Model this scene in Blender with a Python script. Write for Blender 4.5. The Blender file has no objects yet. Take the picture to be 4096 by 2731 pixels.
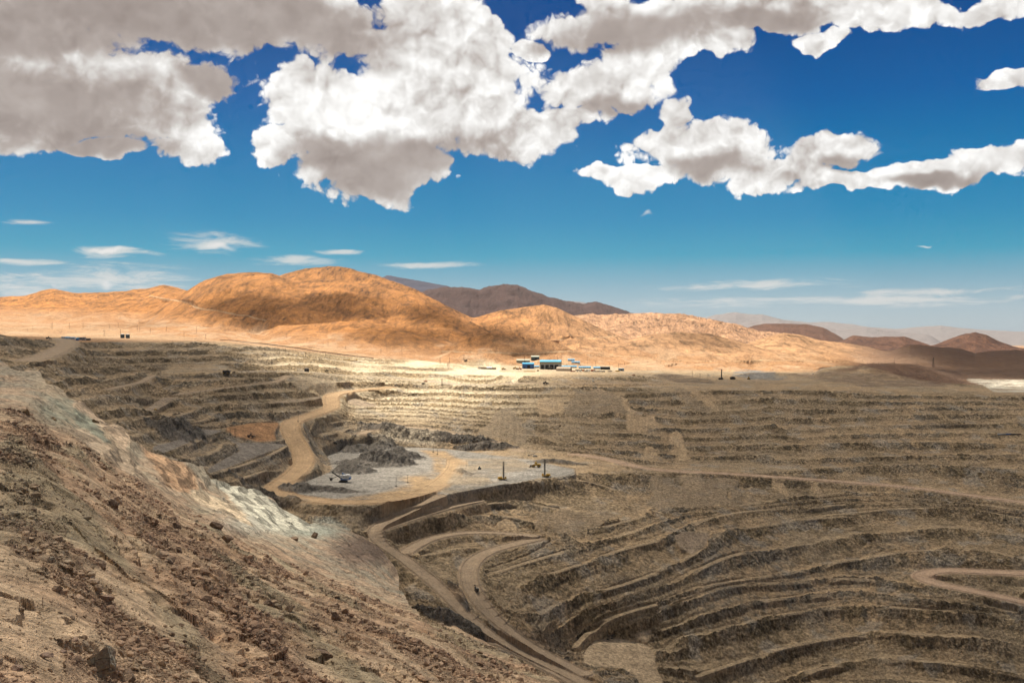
import bpy, math, random, time
import numpy as np
from mathutils import Vector
T0 = time.time()
QUICK = False
scene = bpy.context.scene
COL = scene.collection

# ------------------------------------------------------------------ camera
IW, IH, FPX, CX, CY = 4096.0, 2731.0, 3982.0, 2048.0, 1365.5
cam_d = bpy.data.cameras.new('camera')
cam_d.sensor_width = 36.0
cam_d.lens = 35.0
cam_d.clip_start = 1.0
cam_d.clip_end = 200000.0
cam = bpy.data.objects.new('camera', cam_d)
COL.objects.link(cam)
cam.rotation_euler = (math.radians(90), 0, 0)
scene.camera = cam

# ------------------------------------------------------------------ light
SUN_EL, SUN_AZ = math.radians(60), math.radians(-28)      # azimuth measured from +Y (view direction), negative = left
sun_vec = Vector((math.sin(SUN_AZ) * math.cos(SUN_EL), math.cos(SUN_AZ) * math.cos(SUN_EL), math.sin(SUN_EL)))
sd = bpy.data.lights.new('sun', 'SUN')
sd.energy = 5.0
sd.angle = math.radians(0.5)
sd.color = (1.0, 0.93, 0.80)
sun = bpy.data.objects.new('sun', sd)
sun.rotation_euler = (-sun_vec).to_track_quat('-Z', 'Y').to_euler()
COL.objects.link(sun)

scene.view_settings.view_transform = 'Standard'
scene.view_settings.look = 'None'
scene.view_settings.gamma = 1.0
scene.view_settings.exposure = 0.85
scene.cycles.use_adaptive_sampling = True
scene.cycles.adaptive_threshold = 0.02
scene.cycles.use_denoising = True
scene.cycles.max_bounces = 6
scene.cycles.diffuse_bounces = 3
scene.cycles.volume_bounces = 0
scene.cycles.transparent_max_bounces = 8

# ------------------------------------------------------------------ sky
world = bpy.data.worlds.new('World')
scene.world = world
world.use_nodes = True
WT = world.node_tree
WT.nodes.clear()

class NB:
    """small node-building helper"""
    def __init__(s, tree): s.t = tree
    def n(s, typ, ins=None, **props):
        nd = s.t.nodes.new(typ)
        for k, v in props.items(): setattr(nd, k, v)
        for k, v in (ins or {}).items(): s.set(nd, k, v)
        return nd
    def set(s, nd, k, v):
        sock = nd.inputs[k]
        if isinstance(v, bpy.types.NodeSocket): s.t.links.new(v, sock)
        else: sock.default_value = v
    def m(s, op, a, b=None, c=None, clamp=False):
        nd = s.t.nodes.new('ShaderNodeMath'); nd.operation = op; nd.use_clamp = clamp
        s.set(nd, 0, a)
        if b is not None: s.set(nd, 1, b)
        if c is not None: s.set(nd, 2, c)
        return nd.outputs[0]
    def v(s, op, a, b=None, scale=None):
        nd = s.t.nodes.new('ShaderNodeVectorMath'); nd.operation = op
        s.set(nd, 0, a)
        if b is not None: s.set(nd, 1, b)
        if scale is not None: s.set(nd, 'Scale', scale)
        return nd.outputs[1] if op in ('LENGTH', 'DISTANCE', 'DOT_PRODUCT') else nd.outputs[0]
    def mr(s, x, a, b, c=0.0, d=1.0, smooth=False):
        nd = s.t.nodes.new('ShaderNodeMapRange')
        nd.interpolation_type = 'SMOOTHSTEP' if smooth else 'LINEAR'
        s.set(nd, 'Value', x)
        for k, q in zip(('From Min', 'From Max', 'To Min', 'To Max'), (a, b, c, d)): s.set(nd, k, q)
        return nd.outputs[0]
    def mix(s, f, a, b, blend='MIX'):
        nd = s.t.nodes.new('ShaderNodeMix'); nd.data_type = 'RGBA'; nd.blend_type = blend
        s.set(nd, 0, f); s.set(nd, 6, a); s.set(nd, 7, b)
        return nd.outputs[2]
    def noise(s, vec, scale, detail=4, rough=0.5, lac=2.0, dist=0.0, out=0):
        nd = s.t.nodes.new('ShaderNodeTexNoise')
        s.set(nd, 'Vector', vec); nd.inputs['Scale'].default_value = scale
        nd.inputs['Detail'].default_value = detail; nd.inputs['Roughness'].default_value = rough
        nd.inputs['Lacunarity'].default_value = lac; nd.inputs['Distortion'].default_value = dist
        return nd.outputs[out]

def build_world():
    b = NB(WT)
    out = b.n('ShaderNodeOutputWorld')
    sky = b.n('ShaderNodeTexSky', sky_type='NISHITA', sun_disc=False, sun_elevation=SUN_EL,
              sun_rotation=SUN_AZ, altitude=3000.0, air_density=1.0, dust_density=0.3, ozone_density=3.0)
    tc = b.n('ShaderNodeTexCoord')
    d = b.v('NORMALIZE', tc.outputs['Generated'])
    sep = b.n('ShaderNodeSeparateXYZ', {0: d})
    X, Y, Z = sep.outputs
    # clear-sky colour grade by elevation (polarised deep blue above, cyan, pale dusty horizon)
    ramp = b.n('ShaderNodeValToRGB', {0: Z})
    cr = ramp.color_ramp
    while len(cr.elements) < len(SKY_STOPS): cr.elements.new(0.5)
    for e, (p, c) in zip(cr.elements, SKY_STOPS): e.position = p; e.color = (*c, 1)
    grad = b.v('SCALE', ramp.outputs[0], scale=SKY_SCALE)
    clear = b.mix(0.985, sky.outputs[0], grad)
    def bg(col): return b.n('ShaderNodeBackground', {'Color': col, 'Strength': 0.1}).outputs[0]
    def mixs(f, a, c): return b.n('ShaderNodeMixShader', {0: f, 1: a, 2: c}).outputs[0]
    def dirv(fx, fy):
        u, v = fx * 1.7415, fy * 1.7415
        q = Vector(((u - CX) / FPX, 1.0, (CY - v) / FPX)); q.normalize(); return q
    def field(p, blobs):
        cur = None
        for (fx, fy, rx, ry) in blobs:
            c = dirv(fx, fy)
            k = 1.7415 / FPX * c.y
            sx, sz = 1 / (rx * k), 1 / (ry * k)
            nd = b.n('ShaderNodeVectorMath', operation='MULTIPLY_ADD')
            b.set(nd, 0, p); nd.inputs[1].default_value = (sx, sx, sz); nd.inputs[2].default_value = (-c.x * sx, -c.y * sx, -c.z * sz)
            ln = b.v('LENGTH', nd.outputs[0])
            cur = ln if cur is None else b.m('MINIMUM', cur, ln)
        return b.m('SUBTRACT', 1.0, cur)
    # --- everywhere outside the sector ahead: broken cloud dimmed to cut the fill light, cheap
    ov = b.m('ADD', b.m('MULTIPLY', b.m('SUBTRACT', b.noise(d, 2.6, 4, 0.55), 0.5), 3.0), b.mr(Z, 0.0, 0.5, -0.25, 0.25))
    oa = b.mr(ov, -0.25, 0.35, smooth=True)
    ocol = b.v('SCALE', b.mix(b.mr(ov, 0.0, 0.9), (0.27, 0.26, 0.245, 1), (0.15, 0.138, 0.128, 1)), scale=SKY_SCALE * 1.0)
    oc = b.mix(oa, clear, ocol)
    oc = b.mix(b.mr(Z, -0.02, -0.06), oc, b.v('SCALE', (0.25, 0.18, 0.12), scale=SKY_SCALE))
    cheap = bg(oc)
    # --- the sky ahead
    w1 = b.v('SUBTRACT', b.noise(d, 7.0, 4, 0.6, out=1), (0.5, 0.5, 0.5))
    dw = b.v('ADD', d, b.v('SCALE', w1, scale=0.085))
    wf = b.v('SCALE', b.v('SUBTRACT', b.noise(d, 26.0, 3, 0.6, out=1), (0.5, 0.5, 0.5)), scale=0.030)
    dd = b.v('ADD', d, wf)
    def nz(off, sc, det, rg=0.57):
        p = dd if off is None else b.v('ADD', dd, off)
        return b.m('MULTIPLY', b.m('SUBTRACT', b.noise(p, sc, det, rg, 2.05), 0.5), 2.2)
    def lobes(off, det):
        p = dd if off is None else b.v('ADD', dd, off)
        vo = b.n('ShaderNodeTexVoronoi', {'Vector': p, 'Scale': 32.0, 'Detail': det, 'Roughness': 0.6, 'Lacunarity': 2.3}, feature='F1')
        return b.m('MULTIPLY', b.m('SUBTRACT', 0.5, vo.outputs[0]), 0.65)
    N0 = b.m('ADD', nz(None, 11.0, 11, 0.66), lobes(None, 2.0))
    cov = field(dw, COVER)
    dens = b.m('ADD', b.m('MINIMUM', b.m('ADD', cov, 0.16), 0.6), b.m('MULTIPLY', N0, 0.55))
    alpha = b.mr(dens, -0.01, 0.15, smooth=True)
    # cloud branch: relief toward the sun side from offset samples at two sizes, grey thick bases
    N1 = b.m('ADD', nz((-0.004, 0, 0.009), 11.0, 7, 0.58), lobes((-0.004, 0, 0.009), 1.0))
    N2 = nz((-0.016, 0, 0.034), 11.0, 3)
    Ns = nz(None, 11.0, 3)
    dark = field(dw, DARK)
    relief = b.m('ADD', b.m('MULTIPLY', b.m('SUBTRACT', N0, N1), 0.52), b.m('MULTIPLY', b.m('SUBTRACT', Ns, N2), 0.36))
    dk = b.mr(b.m('ADD', dark, b.m('MULTIPLY', N0, -0.22)), -0.30, 0.60, smooth=True)
    relief = b.m('MULTIPLY', relief, b.mr(dk, 0, 1, 1.0, 0.30))
    lum = b.m('SUBTRACT', b.m('ADD', 0.83, relief), b.m('MULTIPLY', dk, 0.42))
    lum = b.m('ADD', lum, b.mr(dens, 0.05, 0.5, 0.05, -0.03))
    glow = b.mr(b.v('DISTANCE', d, tuple(dirv(860, 265))), 0.05, 0.0, 0.0, 0.30, smooth=True)
    lum = b.m('MAXIMUM', b.m('ADD', lum, glow), 0.10)
    crp = b.n('ShaderNodeValToRGB', {0: lum})
    e = crp.color_ramp
    st = [(0.0, (0.13, 0.105, 0.095)), (0.25, (0.28, 0.225, 0.20)), (0.45, (0.47, 0.41, 0.375)), (0.65, (0.74, 0.71, 0.68)), (0.85, (1.0, 0.985, 0.96)), (1.0, (1.2, 1.18, 1.14))]
    while len(e.elements) < len(st): e.elements.new(0.5)
    for q, (p_, c) in zip(e.elements, st): q.position = p_; q.color = (*c, 1)
    cloud = bg(b.v('SCALE', crp.outputs[0], scale=SKY_SCALE))
    # clear branch with the thin high cloud low over the horizon
    ds = b.v('MULTIPLY', d, (5.0, 5.0, 34.0))
    thin = field(b.v('ADD', d, b.v('MULTIPLY', w1, (0.06, 0.06, 0.012))), THIN)
    th = b.m('ADD', b.m('MULTIPLY', thin, 0.8), b.m('MULTIPLY', b.m('SUBTRACT', b.noise(ds, 3.2, 9, 0.68, dist=0.6), 0.5), 3.4))
    tha = b.m('MULTIPLY', b.m('MULTIPLY', b.mr(th, -0.1, 0.9, smooth=True), b.mr(thin, -0.35, 0.25, smooth=True)), 0.75)
    col = b.mix(tha, clear, b.v('SCALE', (0.80, 0.77, 0.72), scale=SKY_SCALE))
    wsp = b.m('MULTIPLY', b.mr(b.m('ADD', field(dw, WISP), b.m('MULTIPLY', N0, 0.4)), 0.0, 0.7, smooth=True), 0.9)
    col = b.mix(wsp, col, b.v('SCALE', (0.85, 0.83, 0.80), scale=SKY_SCALE))
    low = bg(col)
    clearb = bg(clear)
    lowf = b.mr(Z, 0.17, 0.16)
    ahead = mixs(alpha, mixs(lowf, clearb, low), cloud)
    sector = b.m('MULTIPLY', b.mr(Y, 0.62, 0.72), b.m('MULTIPLY', b.mr(Z, 0.44, 0.37), b.m('GREATER_THAN', Z, -0.03)))
    fin = mixs(sector, cheap, ahead)
    WT.links.new(fin, out.inputs[0])

SKY_STOPS = [(0.0, (0.42, 0.48, 0.51)), (0.02, (0.40, 0.50, 0.54)), (0.05, (0.24, 0.43, 0.53)), (0.085, (0.02, 0.33, 0.50)),
             (0.12, (0.0, 0.25, 0.48)), (0.17, (0.0, 0.19, 0.44)), (0.23, (0.0, 0.115, 0.37)), (0.30, (0.0, 0.068, 0.27)), (1.0, (0.005, 0.05, 0.22))]
world.cycles.sampling_method = 'MANUAL'
world.cycles.sample_map_resolution = 512
scene.cycles.adaptive_min_samples = 12
SKY_SCALE = 5.5
COVER = [(110, 175, 330, 130), (60, 60, 300, 120), (400, 40, 330, 90), (640, 70, 260, 85), (300, 250, 190, 90), (60, 270, 190, 70), (430, 340, 95, 42), (340, 200, 200, 90), (230, 340, 90, 28),
         (760, 250, 190, 95), (960, 90, 150, 130), (1000, 230, 230, 150), (880, 360, 190, 90), (850, 440, 90, 48), (1150, 320, 230, 70), (1090, 90, 70, 60), (640, 320, 90, 40),
         (1380, 210, 170, 80), (1480, 130, 120, 60), (1190, 100, 50, 30), (1330, 290, 120, 45),
         (1500, 40, 320, 75), (1800, 30, 330, 48), (2060, 30, 150, 40), (1640, 110, 110, 40), (2290, 15, 90, 30), (1900, 90, 60, 24),
         (1590, 350, 190, 55), (1450, 415, 120, 26), (1750, 400, 170, 38), (1930, 345, 110, 45), (1960, 425, 150, 26), (2150, 400, 170, 30), (2310, 370, 130, 42), (1560, 280, 50, 40),
         (2320, 170, 75, 26)]
DARK = [(300, 40, 420, 90), (650, 80, 260, 85), (120, 230, 280, 110), (230, 330, 170, 40), (870, 420, 150, 75), (930, 370, 250, 60), (740, 345, 90, 40), (1480, 70, 280, 60), (1750, 60, 160, 35),
        (1430, 265, 110, 35), (1620, 395, 110, 30), (480, 190, 90, 50), (60, 60, 130, 60), (1940, 385, 60, 25), (2150, 415, 120, 14)]
THIN = [(480, 560, 110, 30), (260, 580, 120, 14), (290, 635, 170, 34), (40, 650, 160, 30), (670, 598, 120, 12), (815, 580, 70, 7), (990, 609, 105, 8), (1750, 655, 260, 14), (2180, 668, 240, 12), (1950, 690, 500, 16), (60, 600, 90, 8), (60, 508, 60, 6)]
WISP = [(35, 630, 40, 22), (10, 525, 24, 12), (255, 640, 34, 16), (140, 640, 34, 8), (1450, 480, 30, 8), (1240, 420, 12, 8), (500, 545, 60, 10), (260, 578, 85, 8), (2135, 546, 18, 4), (1770, 140, 22, 18), (1560, 250, 60, 30), (2080, 330, 70, 30), (1740, 350, 60, 30)]
build_world()

# ------------------------------------------------------------------ numeric helpers
RNG = np.random.RandomState(7)
_P = RNG.permutation(4096).astype(np.int32)
_G = (lambda a: np.stack([np.cos(a), np.sin(a)], 1).astype(np.float32))(RNG.rand(4096) * 2 * np.pi)
_GX = np.ascontiguousarray(_G[:, 0]); _GY = np.ascontiguousarray(_G[:, 1])
def gnoise(x, y, seed=0):
    """gradient noise, about -0.7..0.7"""
    x = np.asarray(x, np.float32) + seed * 17.13; y = np.asarray(y, np.float32) - seed * 9.71
    xi = np.floor(x); yi = np.floor(y)
    fx = x - xi; fy = y - yi
    xi = xi.astype(np.int32); yi = yi.astype(np.int32)
    ux = fx * fx * fx * (fx * (fx * 6 - 15) + 10); uy = fy * fy * fy * (fy * (fy * 6 - 15) + 10)
    x0 = _P[xi & 4095]; x1 = _P[(xi + 1) & 4095]
    def g(h, dx, dy): return _GX[h] * dx + _GY[h] * dy
    a = g(_P[(x0 + yi) & 4095], fx, fy); b = g(_P[(x1 + yi) & 4095], fx - 1, fy)
    c = g(_P[(x0 + yi + 1) & 4095], fx, fy - 1); d = g(_P[(x1 + yi + 1) & 4095], fx - 1, fy - 1)
    top = a + ux * (b - a); bot = c + ux * (d - c)
    return top + uy * (bot - top)
def fbm(x, y, octs, seed=0, gain=0.5, lac=2.03):
    s = np.zeros(np.broadcast(x, y).shape, np.float32); a = 1.0; f = 1.0
    for k in range(octs):
        s += a * gnoise(x * f, y * f, seed + k * 3); a *= gain; f *= lac
    return s
def ridged(x, y, octs, seed=0, gain=0.5, lac=2.1):
    s = np.zeros(np.broadcast(x, y).shape, np.float32); a = 1.0; f = 1.0
    for k in range(octs):
        s += a * (0.35 - np.abs(gnoise(x * f, y * f, seed + k * 3))); a *= gain; f *= lac
    return s
def sstep(x, a, b):
    t = np.clip((x - a) / (b - a), 0, 1); return t * t * (3 - 2 * t)

CROP = {'F': (0, 0, 1 / 1.7415), 'S': (0, 0, 1.0), 'c1': (0, 1000, 2.138), 'c2': (1000, 1000, 2.138), 'c3': (2000, 1000, 2.138), 'c4': (3000, 1000, 2.1396),
        'c5': (0, 1600, 1.3867), 'c6': (1000, 1600, 1.3867), 'c7': (2596, 1600, 1.3867), 'c8': (900, 1500, 1.68),
        'm1': (1600, 2031, 2.24), 'm2': (2600, 1900, 2.94), 'm3': (2100, 1350, 2.351), 'm4': (300, 1450, 2.351)}
def src(crop, pts):
    ox, oy, s = CROP[crop]
    return [(ox + p[0] / s, oy + p[1] / s) + tuple(p[2:]) for p in pts]

# ------------------------------------------------------------------ survey of the pit: (sight line, distance) pairs
def zd(v, z): return -z * FPX / (v - CY)
PIT = {  # u : [(v, distance m) or (v, ('z', elevation))]
    -350: [(1290, 1700), (1345, 1550), (1445, 1150), (1550, 950), (1700, 800), (2100, 640), (2700, 520)],
    0:   [(1334, 1560), (1400, 1380), (1445, 1280), (1550, 1060), (1700, 900), (2100, 720), (2700, 560)],
    200: [(1353, 2050), (1375, 1750), (1416, 1480), (1450, 1360), (1500, 1260), (1560, 1190), (1620, 1090), (1700, 960), (2100, 760), (2700, 600)],
    450: [(1372, 2180), (1407, 1950), (1435, 1800), (1461, 1700), (1480, 1600), (1526, 1410), (1563, 1330), (1600, 1270), (1650, 1190), (1694, 1130), (1748, 1065), (1850, 960), (2100, 800), (2700, 640)],
    650: [(1368, 2250), (1407, 2060), (1435, 1960), (1461, 1880), (1486, 1750), (1500, 1680), (1582, 1480), (1658, 1340), (1700, 1270), (1811, 1120), (1900, 1020), (2150, 850), (2700, 700)],
    890: [(1369, 2300), (1407, 2130), (1435, 2030), (1461, 1930), (1486, 1790), (1554, 1610), (1614, 1530), (1650, 1490), (1690, 1450), (1722, 1400), (1757, 1360), (1870, 1200), (1935, 1140), (2050, 1030), (2300, 880), (2700, 760)],
    1140: [(1400, 2350), (1430, 2200), (1460, 2070), (1486, 1950), (1530, 1830), (1597, 1700), (1669, 1580), (1682, 1560), (1773, 1450), (1854, 1360), (1900, 1330), (1970, 1245), (2010, 1205), (2100, 1110), (2250, 1000), (2700, 800)],
    1400: [(1432, 2450), (1460, 2280), (1500, 2150), (1525, 2090), (1550, 2050), (1600, ('z', -117)), (1640, ('z', -131)), (1690, ('z', -147)), (1740, ('z', -162)), (1800, ('z', -181)), (1850, ('z', -188)), (1960, ('z', -190)), (2015, ('z', -190)), (2060, ('z', -201)), (2134, ('z', -215)), (2300, 1040), (2700, 880)],
    1700: [(1445, 2800), (1460, 2500), (1470, 2420), (1500, 2280), (1540, 2170), (1600, ('z', -122)), (1650, ('z', -141)), (1700, ('z', -158)), (1740, ('z', -169)), (1770, ('z', -178)), (1800, ('z', -189)), (1960, ('z', -190)), (1990, ('z', -191)), (2040, ('z', -207)), (2100, ('z', -221)), (2160, ('z', -234)), (2240, ('z', -246)), (2380, ('z', -264)), (2460, ('z', -276)), (2560, ('z', -290)), (2731, ('z', -315))],
    2050: [(1470, 2850), (1490, 2370), (1497, 2290), (1535, 2170), (1543, 2140), (1560, ('z', -104)), (1620, 2020), (1680, ('z', -151)), (1740, ('z', -170)), (1800, ('z', -188)), (1850, ('z', -190)), (1900, ('z', -190)), (1925, ('z', -192)), (2000, ('z', -215)), (2080, ('z', -230)), (2125, ('z', -239)), (2165, ('z', -244)), (2200, ('z', -250)), (2300, ('z', -266)), (2400, ('z', -283)), (2500, ('z', -299)), (2600, ('z', -316)), (2731, ('z', -334))],
    2400: [(1480, 2760), (1497, 2360), (1505, 2300), (1540, 2170), (1550, 2140), (1570, 2100), (1650, ('z', -140)), (1750, ('z', -174)), (1830, ('z', -195)), (1860, ('z', -198)), (1900, ('z', -201)), (1950, ('z', -214)), (2040, ('z', -229)), (2100, ('z', -239)), (2200, ('z', -258)), (2300, ('z', -278)), (2400, ('z', -299)), (2480, ('z', -317)), (2540, ('z', -333)), (2580, ('z', -340)), (2731, ('z', -348))],
    2800: [(1480, 2900), (1530, 2370), (1560, 2130), (1650, 1970), (1750, 1820), (1850, 1690), (1895, ('z', -208)), (1960, ('z', -223)), (2025, ('z', -235)), (2140, ('z', -256)), (2230, ('z', -276)), (2330, ('z', -298)), (2430, ('z', -318)), (2540, ('z', -341)), (2640, ('z', -360)), (2731, ('z', -376))],
    3300: [(1485, 2900), (1530, 2320), (1560, 2130), (1650, 1960), (1750, 1805), (1850, 1680), (1918, ('z', -219)), (1993, ('z', -238)), (2069, ('z', -257)), (2170, ('z', -278)), (2245, ('z', -295)), (2321, ('z', -311)), (2400, ('z', -328)), (2487, ('z', -346)), (2638, ('z', -374)), (2731, ('z', -391))],
    3800: [(1530, 2400), (1570, 2110), (1650, 1960), (1750, 1815), (1850, 1690), (1920, 1610), (1975, ('z', -234)), (2080, ('z', -259)), (2180, ('z', -279)), (2280, ('z', -300)), (2400, ('z', -318)), (2500, ('z', -340)), (2600, ('z', -361)), (2731, ('z', -387))],
    4096: [(1548, 2420), (1575, 2080), (1650, 1940), (1750, 1790), (1850, 1680), (1950, 1580), (2010, ('z', -240)), (2100, ('z', -262)), (2200, ('z', -282)), (2300, ('z', -302)), (2400, ('z', -320)), (2500, ('z', -341)), (2600, ('z', -362)), (2731, ('z', -388))],
    4450: [(1548, 2400), (1580, 2040), (1650, 1920), (1750, 1770), (1850, 1665), (1950, 1570), (2050, ('z', -248)), (2130, ('z', -266)), (2200, ('z', -281)), (2300, ('z', -301)), (2400, ('z', -320)), (2500, ('z', -341)), (2600, ('z', -362)), (2731, ('z', -388))],
}
def build_pit_logD(NU=320, V0=1300, V1=3100, NV=420):
    """log distance on an image-plane lattice, column splines then smooth blending across"""
    us = sorted(PIT)
    vv = np.linspace(V0, V1, NV)
    cols = []
    for u in us:
        P = [(v, d if not isinstance(d, tuple) else zd(v, d[1])) for v, d in PIT[u]]
        v = np.array([p[0] for p in P]); l = np.log([p[1] for p in P])
        sl0 = (l[1] - l[0]) / (v[1] - v[0]); sl1 = -0.00055
        v = np.concatenate([[V0 - 1], v, [V1 + 1]]) if v[0] > V0 else v
        l = np.concatenate([[l[0] + sl0 * (V0 - 1 - v[1])], l, [l[-1] + sl1 * (V1 + 1 - v[-2])]]) if len(v) > len(l) else l
        cols.append(np.interp(vv, v, l))
    cols = np.array(cols)
    uu = np.linspace(-350, 4450, NU)
    # catmull-rom across columns
    out = np.empty((NU, NV))
    ua = np.array(us, float)
    for i, u in enumerate(uu):
        k = min(max(np.searchsorted(ua, u) - 1, 0), len(ua) - 2)
        t = (u - ua[k]) / (ua[k + 1] - ua[k]); t = min(max(t, 0), 1)
        p1, p2 = cols[k], cols[k + 1]
        m1 = (cols[k + 1] - cols[k - 1]) / (ua[k + 1] - ua[k - 1]) if k > 0 else (p2 - p1) / (ua[k + 1] - ua[k])
        m2 = (cols[k + 2] - cols[k]) / (ua[k + 2] - ua[k]) if k < len(ua) - 2 else (p2 - p1) / (ua[k + 1] - ua[k])
        h = ua[k + 1] - ua[k]
        out[i] = (2*t**3 - 3*t**2 + 1) * p1 + (t**3 - 2*t**2 + t) * h * m1 * .7 + (-2*t**3 + 3*t**2) * p2 + (t**3 - t**2) * h * m2 * .7
    # keep it strictly approaching the viewer
    for j in range(1, NV): out[:, j] = np.minimum(out[:, j], out[:, j - 1] - 2e-4)
    # soften
    for _ in range(3):
        o = out.copy(); o[:, 1:-1] = (out[:, :-2] + 2 * out[:, 1:-1] + out[:, 2:]) / 4; out = o
    return uu, vv, out

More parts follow.
